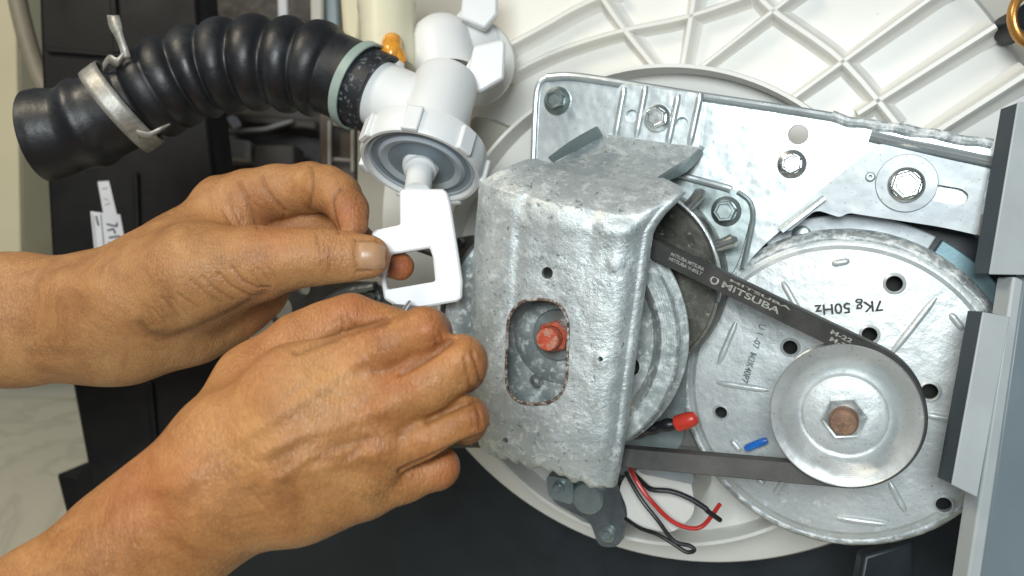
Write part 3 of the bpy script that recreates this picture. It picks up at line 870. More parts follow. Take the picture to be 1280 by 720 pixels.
# --- text helper (machine space)
def text(s, px0, py0, px1, py1, h, size, mat, parent, flip=False, name='printed_text', sx=1.0, dy=0):
    cu = bpy.data.curves.new('t', 'FONT'); cu.body = s; cu.size = size; cu.align_x = 'CENTER'; cu.align_y = 'CENTER'
    cu.offset = size*.012
    to = bpy.data.objects.new('t', cu); COL.objects.link(to)
    bpy.context.view_layer.update()
    me = bpy.data.meshes.new_from_object(to.evaluated_get(bpy.context.evaluated_depsgraph_get()))
    bpy.data.objects.remove(to, do_unlink=True)
    a, b = L(px0, py0, h), L(px1, py1, h)
    c = (a+b)/2; ex = (b-a).normalized(); ey = Vector((-ex.y, ex.x, 0)).normalized()
    xs = [v.co.x for v in me.vertices]
    w = max(xs)-min(xs); k = (b-a).length/w
    g = G(); g.v = [c + ex*(v.co.x*k) + ey*(v.co.y*sx) for v in me.vertices]; g.f = [tuple(p.vertices) for p in me.polygons]
    bpy.data.meshes.remove(me)
    return mk(name, g, mat, parent, smooth=0)
text('7Kg 50Hz', 1104, 381, 1019, 387, 6.2, .0066, M['print'], motor)
text('U 1 -07  M2K40P7', 953, 405, 930, 478, 6.0, .0042, M['boltdark'], motor)

# --- belt
def tangent(c1, r1, c2, r2, side):
    d = c2-c1; D = d.length; a = math.atan2(d.y, d.x)
    b = math.acos((r1-r2)/D)*side
    n_ = Vector((math.cos(a+b), math.sin(a+b)))
    return c1+n_*r1, c2+n_*r2, a+b
c1 = Vector((AX.x, AX.y)); c2 = Vector((PC.x, PC.y))
R1 = pr*.955; R2 = mp*.90
tA1, tA2, aA = tangent(c1, R1, c2, R2, 1)
tB1, tB2, aB = tangent(c1, R1, c2, R2, -1)
path = []
def arc(c, r, s, e, n):
    return [(c + Vector((math.cos(s+(e-s)*i/n), math.sin(s+(e-s)*i/n)))*r, s+(e-s)*i/n) for i in range(n+1)]
path += [(tA2.lerp(tA1, i/30), aA) for i in range(30)]
path += arc(c1, R1, aA, aB+2*math.pi, 70)[0:]
path += [(tB1.lerp(tB2, i/30), aB) for i in range(1, 30)]
path += arc(c2, R2, aB, aA, 50)[:-1]
hb0, hb1 = .0355, .0462
rings = []
for p, a in path:
    o_ = Vector((math.cos(a), math.sin(a), 0)); P3 = Vector((p.x, p.y, 0))
    pro = [(.0038, hb0),(.0042, hb0+.0006),(.0042, hb1-.0006),(.0038, hb1),(-.0040, hb1-.0019),(-.0040, hb0+.0019)]
    rings.append([P3 + o_*x + Vector((0,0,z_)) for x, z_ in pro])
n_ = len(rings)
g = G(); g.loft(rings + [rings[0]])
belt = tag(mk('drive_belt', g, M['belt'], None, smooth=40), 'dark rubber drive belt with printed lettering around both pulleys', 'belt')
bdir = (tA2-tA1).normalized()
def belt_text(s, x0, x1, off, size):
    # on the outer half of the belt's front flank, between two photo columns
    def onb(x):
        lo, hi = 0., 1.
        for _ in range(40):
            m_ = (lo+hi)/2; q = tA1.lerp(tA2, m_)
            if proj(Vector((q.x, q.y, .0465)))[0] < x: lo = m_
            else: hi = m_
        return tA1.lerp(tA2, lo)
    a, b = onb(x0), onb(x1)
    nrm = Vector((math.cos(aA), math.sin(aA)))
    cu = bpy.data.curves.new('t', 'FONT'); cu.body = s; cu.size = size; cu.align_x = 'CENTER'; cu.align_y = 'CENTER'; cu.offset = size*.02
    to = bpy.data.objects.new('t', cu); COL.objects.link(to); bpy.context.view_layer.update()
    me = bpy.data.meshes.new_from_object(to.evaluated_get(bpy.context.evaluated_depsgraph_get()))
    bpy.data.objects.remove(to, do_unlink=True)
    xs = [v.co.x for v in me.vertices]; k = (b-a).length/(max(xs)-min(xs))
    c = (a+b)/2; ex = (b-a).normalized(); ey = Vector((-ex.y, ex.x))
    g = G()
    for v in me.vertices:
        o2 = off + v.co.y
        q = c + ex*(v.co.x*k) + ey*o2
        zt = .0462 - (.0038-o2)/.0084*.0020 + .00025
        g.v.append(Vector((q.x, q.y, zt)))
    g.f = [tuple(p.vertices) for p in me.polygons]
    bpy.data.meshes.remove(me)
    mk('printed_text', g, M['beltprint'], belt, smooth=0)
belt_text('MITSUBA MITSUBA', 836, 877, 1.9*mm, 2.1*mm)
belt_text('MITSUBA V-BELT', 836, 877, -.3*mm, 2.1*mm)
belt_text('MITSUBA', 902, 974, -.3*mm, 3.8*mm)
belt_text('MITSUBA', 908, 984, 2.8*mm, 1.5*mm)
belt_text('M-22', 1036, 1062, 1.7*mm, 2.6*mm)
belt_text('M-22', 1039, 1065, -1.2*mm, 2.6*mm)
# round mark in front of the lettering
def belt_ring(x, off, r):
    lo, hi = 0., 1.
    for _ in range(40):
        m_ = (lo+hi)/2; q = tA1.lerp(tA2, m_)
        if proj(Vector((q.x, q.y, .0465)))[0] < x: lo = m_
        else: hi = m_
    q = tA1.lerp(tA2, lo); nrm = Vector((math.cos(aA), math.sin(aA))); q = q + nrm*off
    zt = .0462 - (.0038-off)/.0084*.0020
    mk('printed_mark', G().lathe(Vector((q.x, q.y, 0)), [(r*.62, zt+.0003),(r, zt+.0003)], 20), M['beltprint'], belt, smooth=0)
belt_ring(893, -.3*mm, 1.9*mm)

# --- wires on the motor
def wire(name, pts, r, mat, label, cat='wire', n=40, segs=10, group=None):
    P = spline([L(*p) for p in pts], n)
    return tag(mk(name, G().tube(P, r, segs), mat, None), label, cat, group)
t = thing('wire_joint', 'red capped wire joint in black sleeve between the two pulleys', 'wire joint', MM @ Matrix.Translation(L(850,530,26)))
g = G().tube(spline([L(846,530,26),L(852,528,26.5),L(864,524,27),L(872,521,27)], 14), [.0034,.0038,.0039,.0039,.0039,.0039,.0039,.0038,.0037,.0035,.0033,.0030,.0024,.0010], 16)
mk('cap', g, M['redcap'], t)
P = spline([L(775,548,18),L(800,540,22),L(825,533,25),L(850,529,26)], 30)
mk('sleeve', G().tube(P, [.0028+.0004*math.sin(i*.9) for i in range(30)], 12), M['blackwire'], t)
g = G().tube([L(931,561,9),L(934,560,9),L(944,556,9.5),L(954,552,10),L(959,550,10)], [.0010,.0017,.0018,.0018,.0013], 12)
tag(mk('wire_sleeve', g, M['blue'], None), 'short bright blue sleeve lying on the motor shell', 'sleeve')

# --- clutch actuator and wires below the guard
ac = L(735, 622, 4)
act = mk('actuator', G().lathe(Vector((ac.x, ac.y, 0)), [(.0001,.006),(.0075,.006),(.0085,.0050),(.0088,.001),(.0150,.000),(.0160,-.002),(.0160,-.045)], 48), M['gplate'], wm, label='grey metal actuator under the guard')
mk('arm', G().prism(rounded(LP([(684,588),(770,600),(786,640),(775,684),(748,684),(738,652),(690,628)], 2), .005, 5), -.004, .002), M['armsteel'], act, bevel=.0012)
mk('arm', G().prism(rounded(LP([(682,594),(716,600),(716,632),(686,622)], 8), .003, 5), .002, .008), M['gplate'], act, bevel=.0012)
bolt(760,667, 2, 10, 7, 4, act, M['gplate'], .2)
bolt(699,608, 8, 7, 5, 4, act, M['gplate'], .4)
mk('silver_box', G().prism(rounded(LP([(792,580),(862,592),(870,642),(840,668),(784,655),(772,610)], 2), .006, 5), -.045, .002), M['tub'], wm, bevel=.0015, label='pale plastic box under the belt')
mk('metal_clip', G().prism(rounded(LP([(788,574),(866,588),(868,606),(800,592)], 6), .003, 4), .002, .006), M['plate'], wm, bevel=.001)
wire('loose_wire', [(786,580,10),(795,600,14),(812,624,15),(838,650,12),(862,660,10),(880,656,8),(900,630,-2)], .0011, M['redwire'], 'red wire looping below the lower belt run')
wire('loose_wire', [(900,650,0),(886,640,8),(880,634,9),(860,622,10),(838,614,11),(816,612,12),(806,606,10),(790,590,2)], .0013, M['blackwire'], 'black taped wire above the red wire loop')
wire('loose_wire', [(782,590,10),(800,622,14),(822,650,15),(842,676,14),(862,682,14),(868,688,14),(858,690,14),(842,680,14),(822,668,13),(800,660,10),(782,648,2)], .0010, M['blackwire'], 'black wire with a folded loop below the red wire')

# --- steel arm seen between the two hands
arm = mk('brake_arm', G().prism(rounded(LP([(338,382),(352,360),(372,352),(470,352),(486,366),(488,392),(470,398),(420,388),(372,412),(342,412)], -6), .006, 5), -.0085, -.0060, [circ(L(380,360,-6), .0042, 18), circ(L(352,386,-6), .0075, 20)]), M['armsteel'], wm, bevel=.0008, label='dark steel arm between the hands')
mk('pressed_bead', G().tube(spline([L(352,412,-5),L(392,388,-4.5),L(430,366,-4.5),L(470,358,-5)], 24), .0042, 12, squash=.7), M['armsteel'], arm)
bolt(468,372, -6, 10, 7, 5, arm, M['boltdark'], .3)
# dark gearbox flank left of the guard
mk('gearbox_flank', G().prism(rounded(LP([(556,300),(600,292),(640,560),(540,560),(548,420)], -2), .006, 5), -.030, -.002), M['drum'], wm, bevel=.002)
mk('hub_flank', G().prism(rounded(LP([(586,140),(660,170),(660,300),(600,300)], -50), .01, 5), -.090, -.050), M['inner'], wm, bevel=.006)
wire('loose_wire', [(500,300,0),(530,312,2),(556,318,3),(578,300,4)], .0022, M['blackwire'], 'black wire passing behind the white lever')

# --- cabinet posts on the right
def post(name, quad, z, depth, label=None):
    o = cbox(name, quad, z, depth, M['cabinet'], wm, bevel=.0008, label=label)
    o.data.materials.append(M['cabshade'])
    return o
up = cbox('cabinet_post', [(1273,127),(1420,127),(1420,346),(1237,343)], .345, .0011, M['cabinet'], wm, bevel=.0004)
cbox('shaded_side', [(1272.5,128),(1320,128),(1290,342),(1236.5,342)], .3463, .0125, M['cabshade'], wm, bevel=.0004)
cbox('cabinet_post', [(1229,390),(1263,396),(1222,622),(1190,606)], .338, .0011, M['cabinet'], wm, bevel=.0004)
cbox('shaded_side', [(1228.5,389),(1262,396),(1221,620),(1189.5,604)], .3393, .0115, M['cabshade'], wm, bevel=.0004)
cbox('cabinet_post', [(1267,345),(1281,350),(1222,760),(1204,760)], .345, .012, M['cabinet'], wm, bevel=.001)
cbox('side_panel', [(1283,320),(1500,320),(1500,780),(1218,780)], .352, .006, M['bluepanel'], wm, bevel=.001)
cbox('side_panel', [(1212,340),(1300,345),(1300,400),(1200,390)], .40, .006, M['teal'], wm, bevel=.001)
cbox('cross_rail', [(1080,694),(1142,676),(1150,800),(1060,800)], .43, .01, M['darkpanel'], wm, bevel=.002)

# copper ring at the upper right corner
c = CC(1289, 22, .405)
g = G(); n1, n2 = 40, 12
for i in range(n1):
    a = 2*math.pi*i/n1
    for k in range(n2):
        b = 2*math.pi*k/n2; r_ = .0105+.0024*math.cos(b)
        g.v.append(c + Vector((r_*.85*math.cos(a), r_*1.1*math.sin(a), .0028*math.sin(b))))
g.f = [(i*n2+k, ((i+1) % n1)*n2+k, ((i+1) % n1)*n2+(k+1) % n2, i*n2+(k+1) % n2) for i in range(n1) for k in range(n2)]
rg_ = thing('suspension_ring', 'copper coloured ring in the upper right corner beside the tub', 'ring', at(1289, 22, .405))
mk('ring', g, M['copper'], rg_, 'c')
mk('core', G().tube([c+Vector((0,0,-.02)), c+Vector((0,0,.001))], .0072, 20), M['blackwire'], rg_, 'c')

# ================================================================== DRAIN VALVE (camera space coordinates, real depth)
val = thing('drain_valve', 'white plastic drain valve with round cap and hanging lever frame', 'valve', at(545, 200, .43))
def frame_from(zdir, up=Vector((0,1,0))):
    Z = zdir.normalized(); X = up.cross(Z)
    if X.length < .1: X = Vector((1,0,0)).cross(Z)
    X.normalize(); Y = Z.cross(X); return X, Y, Z
def vlathe(name, p0, p1, prof, mat, parent, segs=64, **kw):
    # profile (r metres, t along p0->p1 in metres)
    ax = frame_from(p1-p0)
    return mk(name, G().lathe(p0, prof, segs, ax), mat, parent, 'c', **kw)
def s_(z): return z/FPX
zc_ = .430
# body: upright barrel, axis leaning so that its lower cap faces down and to the viewer
axd = (CC(527, 218, .402) - CC(562, 100, .470)).normalized()
top = CC(560, 98, .448)
capc = CC(526, 207, .424)
ax = (capc-top).normalized()
Lb = (capc-top).length
rb = 40*s_(.44)
vlathe('barrel', top, capc, [(.0001,-.004),(rb*.55,-.0035),(rb*.92,-.0005),(rb*1.02,.004),(rb*1.04,Lb*.6),(rb*1.06,Lb*.8),(rb*1.35,Lb*.86)], M['valve'], val)
# cap ring with grip tabs
rc = 78*s_(.425)
cap = vlathe('cap', top, capc, [(rb,Lb*.72),(rc*.90,Lb*.74),(rc*.99,Lb*.77),(rc*1.0,Lb*.84),(rc*1.0,Lb*1.0),(rc*.97,Lb*1.03),(rc*.92,Lb*1.03),(rc*.90,Lb*1.0),(rc*.87,Lb*.985)], M['valve'], val, segs=90)
X_, Y_, Z_ = frame_from(ax)
for k in range(7):
    a = 2*math.pi*k/7 + .35
    d = X_*math.cos(a) + Y_*math.sin(a); tg = ax.cross(d)
    b0 = top + ax*(Lb*.80) + d*(rc*.99)
    w_, th, ln = .0040, .0022, Lb*.24
    v = [b0 + tg*sx*w_ + d*dy*th + ax*sz*ln for sz in (0, 1) for dy in (-.4, 1) for sx in (-1, 1)]
    mk('grip_tab', G().add(v, [(0,1,3,2),(4,6,7,5),(0,4,5,1),(2,3,7,6),(0,2,6,4),(1,5,7,3)]), M['valve'], cap, 'c', bevel=.0008)
vlathe('bellows_rim', top, capc, [(rc*.90,Lb*.97),(rc*.86,Lb*1.0),(rc*.83,Lb*1.0),(rc*.80,Lb*.97)], M['capgrey'], cap, segs=80)
vlathe('seal', top, capc, [(rc*.83,Lb*.99),(rc*.76,Lb*.975),(rc*.70,Lb*.985)], M['capdark'], cap, segs=80)
vlathe('seal', top, capc, [(rc*.72,Lb*.98),(rc*.66,Lb*1.005),(rc*.60,Lb*.995),(rc*.55,Lb*.98)], M['capgrey'], cap, segs=80)
vlathe('bellows', top, capc, [(rc*.58,Lb*.985),(rc*.50,Lb*.97),(rc*.36,Lb*.985),(rc*.2,Lb*1.0),(.0005,Lb*1.0)], M['capdark'], cap, segs=80)
# plunger
pe = CC(522, 240, .407)
pd = (pe-capc)
vlathe('plunger', capc, pe, [(.0092,-.006),(.0088,.001),(.0075,.0025),(.0078,.0052),(.0070,.0062),(.0062,.0075),(.0062,.0235),(.0001,.0235)], M['valve'], val, segs=40)
# outlet towards the hose
o0, o1 = CC(548,150,.444), CC(446,106,.455)
vlathe('outlet', o0, o1, [(.0150,0),(.0165,.010),(.0172,.016),(.0172,.040)], M['valve'], val)
# rounded upper elbow and cream motor cylinder
e0, e1 = CC(558,95,.478), CC(548,20,.490)
vlathe('elbow', e0, e1, [(.0165,0),(.0172,.012),(.0170,.022),(.0150,.029),(.0105,.0335),(.0045,.0355),(.0001,.036)], M['valve'], val)
e0, e1 = CC(560,70,.490), CC(625,40,.500)
vlathe('side_port', e0, e1, [(.0150,0),(.0160,.014),(.0150,.026),(.006,.029),(.0001,.029)], M['valve'], val)
cy0, cy1 = CC(487,92,.475), CC(482,-25,.490)
cream = vlathe('cream_cylinder', cy0, cy1, [(.0001,0),(.0140,.0015),(.0152,.006),(.0152,.038),(.0162,.041),(.0162,.070)], M['cream'], val, label='yellowed translucent cylinder')
def blob(name, pts, rad, mat, parent):
    return mk(name, G().tube(spline(pts, 14), [rad*x for x in (.25,.6,.8,.95,1,1,1,1,1,1,.9,.75,.5,.2)], 14), mat, parent, 'c')
blob('glue_bead', [CC(491,47,.468),CC(490,55,.462),CC(490,64,.457),CC(488,78,.454)], .0056, M['glue'], cream)
blob('glue_bead', [CC(474,68,.460),CC(482,66,.457),CC(494,68,.457),CC(506,78,.458)], .0048, M['glue'], cream)
vlathe('glue_post', CC(492,105,.456), CC(490,72,.460), [(.0066,0),(.0062,.012),(.0045,.014),(.0001,.0145)], M['valve'], val, segs=30)
# fins and flange of the valve body
def fin(name, pts, z, depth, mat=None):
    return cbox(name, pts, z, depth, mat or M['valve'], val, bevel=.0014)
fin('fin', [(592,57),(628,48),(632,54),(630,98),(596,118),(580,108)], .452, .006)
fin('fin', [(576,92),(596,60),(600,112),(592,118)], .456, .012)
fin('fin', [(582,-40),(622,-40),(622,18),(606,36),(575,22)], .470, .008)
fl0, fl1 = CC(590,78,.500), CC(584,86,.470)
vlathe('flange', fl0, fl1, [(.0001,0),(.0240,0),(.0246,.001),(.0246,.004),(.0240,.005),(.0001,.005)], M['tub'], val, segs=64)

# lever frame
ZL = .402
lev_o = [(499,240),(503,236),(553,236),(559,240),(563,254),(578,352),(577,373),(571,377),(533,384),(490,380),(480,374),(475,345),(470,316),(464,291),(470,287),(500,281)]
lev_i = [(488,318),(537,310),(541,322),(544,352),(484,362),(481,345)]
def camprism(name, outer, inner, z, depth, mat, parent, bevel, label=None):
    o2 = [tuple(CC(x, y, z)[:2]) for x, y in outer]; i2 = [tuple(CC(x, y, z)[:2]) for x, y in inner]
    g = G().prism(o2, -z-depth, -z, [i2])
    return mk(name, g, mat, parent, 'c', bevel=bevel, label=label)
lev_o = [tuple(p) for p in lev_o]
camprism('lever_frame', lev_o, lev_i, ZL, .0075, M['lever'], val, .0011, 'white plastic lever frame with rectangular window')
# bent wire hook under the frame
tag(mk('wire_hook', G().tube(spline([CC(512,378,.395),CC(506,386,.388),CC(502,395,.380),CC(500,402,.372)], 16), .0011, 8), M['wire'], None, 'c'), 'thin bent wire pinched under the white lever frame', 'wire')

# ================================================================== HOSE
hpath = spline([CC(497,129,.450),CC(462,113,.454),CC(432,99,.458),(CC(400,87,.460)),CC(360,81,.462),CC(310,79,.464),CC(262,86,.466),CC(220,101,.466),CC(186,118,.466),CC(150,136,.466),CC(112,153,.466),CC(80,164,.466),CC(50,170,.466)], 420)
cum = [0]
for a, b in zip(hpath, hpath[1:]): cum.append(cum[-1]+(b-a).length)
def at_px(x):                                    # arclength where the path crosses a photo column
    for p, s0 in zip(hpath, cum):
        if 640 + p.x/-p.z*FPX <= x: return s0
    return cum[-1]
rings_x = [188+6, 216, 249, 284, 322, 362, 397]
peaks = [at_px(x) for x in rings_x]
s_cuffR, s_cuffL = at_px(412), at_px(165)
sEnd = cum[-1]
rad = []
for s0 in cum:
    if s0 < s_cuffR:
        r_ = .0215 + .0012*math.exp(-((s0-at_px(470))/.004)**2)
        r_ *= 1
    elif s0 < s_cuffL:
        d = min(abs(s0-p) for p in peaks)
        half = .0075
        x = min(1, d/half)
        r_ = .0196 + .0056*math.sqrt(max(0, 1-(x*.97)**2))
    else:
        f = (s0-s_cuffL)/(sEnd-s_cuffL)
        r_ = .0222
        d2 = abs(s0-at_px(112))
        r_ += .0022*math.exp(-(d2/.005)**2)
        if s0 > at_px(90): r_ = .0222+.0022*min(1, (s0-at_px(90))/.012)
    rad.append(r_)
rad = [sum(rad[max(0,i-2):i+3])/len(rad[max(0,i-2):i+3]) for i in range(len(rad))]
k1 = next(i for i, s0 in enumerate(cum) if s0 > at_px(452))
g = G().tube(hpath[k1-2:], rad[k1-2:], 48, caps=False)
kc = next(i for i, s0 in enumerate(cum) if s0 > at_px(477))
hose = thing('drain_hose', 'black corrugated rubber drain hose pushed onto the white valve outlet', 'hose', at(300, 80, .466))
ob = mk('tube', g, M['hose'], hose, 'c', smooth=80, solid=.003)
g = G().tube(hpath[kc:k1-1], [.0212]*(k1-1-kc), 48, caps=False)
mk('cuff', g, M['scuff'], hose, 'c', smooth=80, solid=.003)
def band(name, x0, x1, extra, mat, label, cat, th=.0009):
    i0 = next(i for i, s0 in enumerate(cum) if s0 >= at_px(x0)); i1 = next(i for i, s0 in enumerate(cum) if s0 >= at_px(x1))
    rr = max(rad[i0:i1]) + extra
    o = mk(name, G().tube(hpath[i0:i1], rr, 64, caps=False), mat, None, 'c', smooth=60, solid=-th)
    return tag(o, label, cat), rr, i0, i1
band('hose_band', 456, 446, .0004, M['clampgreen'], 'pale green band around the hose end next to the white valve', 'band', .0014)
# metal band clamp with bent tail
i0 = next(i for i, s0 in enumerate(cum) if s0 >= at_px(168)); i1 = next(i for i, s0 in enumerate(cum) if s0 >= at_px(139))
cl = thing('hose_clamp', 'dull metal clamp band with an upright tail around the left hose end', 'clamp', at(150, 135, .466))
rr = .0248
T_ = (hpath[i1]-hpath[i0]).normalized()
tilt = (T_ + Vector((.0, -.28, .10))).normalized()
cc_ = hpath[(i0+i1)//2]
X_, Y_, Z_ = frame_from(tilt)
hw = .0052
mk('band', G().lathe(cc_, [(rr,-hw),(rr+.0003,-hw*.5),(rr+.0003,hw*.5),(rr,hw)], 72, (X_, Y_, Z_)), M['clamp'], cl, 'c', solid=-.0009, smooth=60)
def ribbon(name, pts, wvec, th, mat, parent):
    P = spline(pts, 18)
    a = [p - w for p, w in zip(P, spline(wvec, 18))]; b = [p + w for p, w in zip(P, spline(wvec, 18))]
    return mk(name, G().sheet([a, b]), mat, parent, 'c', solid=th, smooth=60)
ribbon('tail', [CC(158,72,.442),CC(155,60,.440),CC(150,46,.440),CC(145,33,.441),CC(142,20,.442)], [Vector((.0024,.0004,0)),Vector((.0018,.0008,.0)),Vector((.0018,.001,0)),Vector((.0030,.0008,0)),Vector((.0030,0,0))], .0009, M['clamp'], cl)
ribbon('tongue', [CC(128,84,.447),CC(136,74,.442),CC(146,78,.440),CC(156,70,.441)], [Vector((.0005,.002,.001))]*4, .0009, M['clamp'], cl)
ribbon('tongue', [CC(172,168,.444),CC(186,169,.441),CC(200,163,.441),CC(213,155,.443)], [Vector((.0,.0016,.002)),Vector((0,.0012,.001)),Vector((0,.0008,.001)),Vector((0,.0004,.0))], .0009, M['clamp'], cl)

# ================================================================== HANDS
def smin(a, b, k):
    h = np.maximum(k-np.abs(a-b), 0)/k
    return np.minimum(a, b) - h*h*k*.25
class Field:
    def __init__(s, lo, hi, st):
        s.lo = np.array(lo); s.st = st
        s.n = np.ceil((np.array(hi)-s.lo)/st).astype(int)+1
        s.d = np.full(s.n, .03, np.float32)
    def sub(s, pts, m):
        P = np.array(pts); a = np.clip(((P.min(0)-m-s.lo)/s.st).astype(int), 0, s.n-1); b = np.clip(((P.max(0)+m-s.lo)/s.st).astype(int)+2, 1, s.n)
        ax = [s.lo[i]+s.st*np.arange(a[i], b[i]) for i in range(3)]
        return tuple(slice(a[i], b[i]) for i in range(3)), np.meshgrid(*ax, indexing='ij')
    def cone(s, A, B, r1, r2, k, flat=None):
        # flat = (unit vector, factor): thin the cone along that direction
        A = np.array(A); B = np.array(B)
        sl, (X, Y, Z) = s.sub([A, B], max(r1, r2)+k+.008)
        ab = B-A; q = ab.dot(ab)+1e-12
        px, py, pz = X-A[0], Y-A[1], Z-A[2]
        t = np.clip((px*ab[0]+py*ab[1]+pz*ab[2])/q, 0, 1)
        dx, dy, dz = px-t*ab[0], py-t*ab[1], pz-t*ab[2]
        if flat is not None:
            f = np.array(flat[0]); w = flat[1]
            c = (dx*f[0]+dy*f[1]+dz*f[2])*(1/w-1)
            dx, dy, dz = dx+c*f[0], dy+c*f[1], dz+c*f[2]
        d = np.sqrt(dx*dx+dy*dy+dz*dz)-(r1+(r2-r1)*t)
        s.d[sl] = smin(s.d[sl], d.astype(np.float32), k)
    def carve(s, A, B, r1, r2, flat, k=.0015):
        A = np.array(A); B = np.array(B)
        sl, (X, Y, Z) = s.sub([A, B], max(r1, r2)+k+.004)
        ab = B-A; q = ab.dot(ab)+1e-12
        px, py, pz = X-A[0], Y-A[1], Z-A[2]
        t = np.clip((px*ab[0]+py*ab[1]+pz*ab[2])/q, 0, 1)
        dx, dy, dz = px-t*ab[0], py-t*ab[1], pz-t*ab[2]
        f = np.array(flat[0]); w = flat[1]
        c = (dx*f[0]+dy*f[1]+dz*f[2])*(1/w-1)
        d = (np.sqrt((dx+c*f[0])**2+(dy+c*f[1])**2+(dz+c*f[2])**2)-(r1+(r2-r1)*t))*w
        s.d[sl] = -smin(-s.d[sl], d.astype(np.float32), k)
    def mesh(s):
        d = s.d; n = np.array(d.shape)
        ins = d < 0
        c = [(i,j,k) for i in (0,1) for j in (0,1) for k in (0,1)]
        cnt = np.zeros(n-1, np.int8)
        for i,j,k in c: cnt += ins[i:n[0]-1+i, j:n[1]-1+j, k:n[2]-1+k]
        act = (cnt > 0) & (cnt < 8)
        idx = np.argwhere(act)
        vid = np.full(n-1, -1, np.int64); vid[act] = np.arange(len(idx))
        pos = np.zeros((len(idx), 3)); w = np.zeros(len(idx))
        for a in range(8):
            for b in range(a+1, 8):
                ca, cb = np.array(c[a]), np.array(c[b])
                if np.abs(ca-cb).sum() != 1: continue
                ia, ib = idx+ca, idx+cb
                da = d[ia[:,0], ia[:,1], ia[:,2]]; db = d[ib[:,0], ib[:,1], ib[:,2]]
                x = (da < 0) != (db < 0)
                t = np.where(x, da/np.where(x, da-db, 1), 0)
                pos += np.where(x[:,None], ca+(cb-ca)*t[:,None], 0); w += x
        V = s.lo + s.st*(idx + pos/w[:,None])
        faces = []
        for axis in range(3):
            o1, o2 = [(1,2),(2,0),(0,1)][axis]
            e = [slice(None)]*3; f = [slice(None)]*3
            e[axis] = slice(0, n[axis]-1); f[axis] = slice(1, n[axis])
            A, B = ins[tuple(e)], ins[tuple(f)]
            cr = np.argwhere(A != B)
            keep = (cr[:,o1] > 0) & (cr[:,o2] > 0) & (cr[:,o1] < n[o1]-1) & (cr[:,o2] < n[o2]-1)
            cr = cr[keep]
            u = np.zeros(3, int); u[o1] = 1; v = np.zeros(3, int); v[o2] = 1
            q = [cr-u-v, cr-v, cr, cr-u]
            ids = np.stack([vid[x[:,0],x[:,1],x[:,2]] for x in q], 1)
            flip = A[cr[:,0],cr[:,1],cr[:,2]]
            ids = np.where(flip[:,None], ids, ids[:,::-1])
            faces.append(ids)
        return V, np.concatenate(faces)
def smooth_mesh(V, F, it=3, lam=.5):
    E = np.concatenate([F[:,[0,1]],F[:,[1,2]],F[:,[2,3]],F[:,[3,0]]])
    deg = np.bincount(E[:,0], minlength=len(V)) + np.bincount(E[:,1], minlength=len(V))
    for _ in range(it):
        S = np.zeros_like(V)
        for k in range(3):
            S[:,k] = np.bincount(E[:,0], V[E[:,1],k], len(V)) + np.bincount(E[:,1], V[E[:,0],k], len(V))
        V = V + lam*(S/np.maximum(deg,1)[:,None]-V)
    return V
def normals(V, F):
    n = np.cross(V[F[:,2]]-V[F[:,0]], V[F[:,3]]-V[F[:,1]])
    N = np.zeros_like(V)
    for k in range(4):
        for a in range(3): N[:,a] += np.bincount(F[:,k], n[:,a], len(V))
    return N/np.maximum(np.linalg.norm(N, axis=1), 1e-12)[:,None]
def polydist(x, y, pts):
    best = np.full(x.shape, 1e9)
    for (x0,y0),(x1,y1) in zip(pts, pts[1:]):
        dx, dy = x1-x0, y1-y0; q = dx*dx+dy*dy+1e-9
        t = np.clip(((x-x0)*dx+(y-y0)*dy)/q, 0, 1)
        best = np.minimum(best, np.hypot(x-x0-t*dx, y-y0-t*dy))
    return best
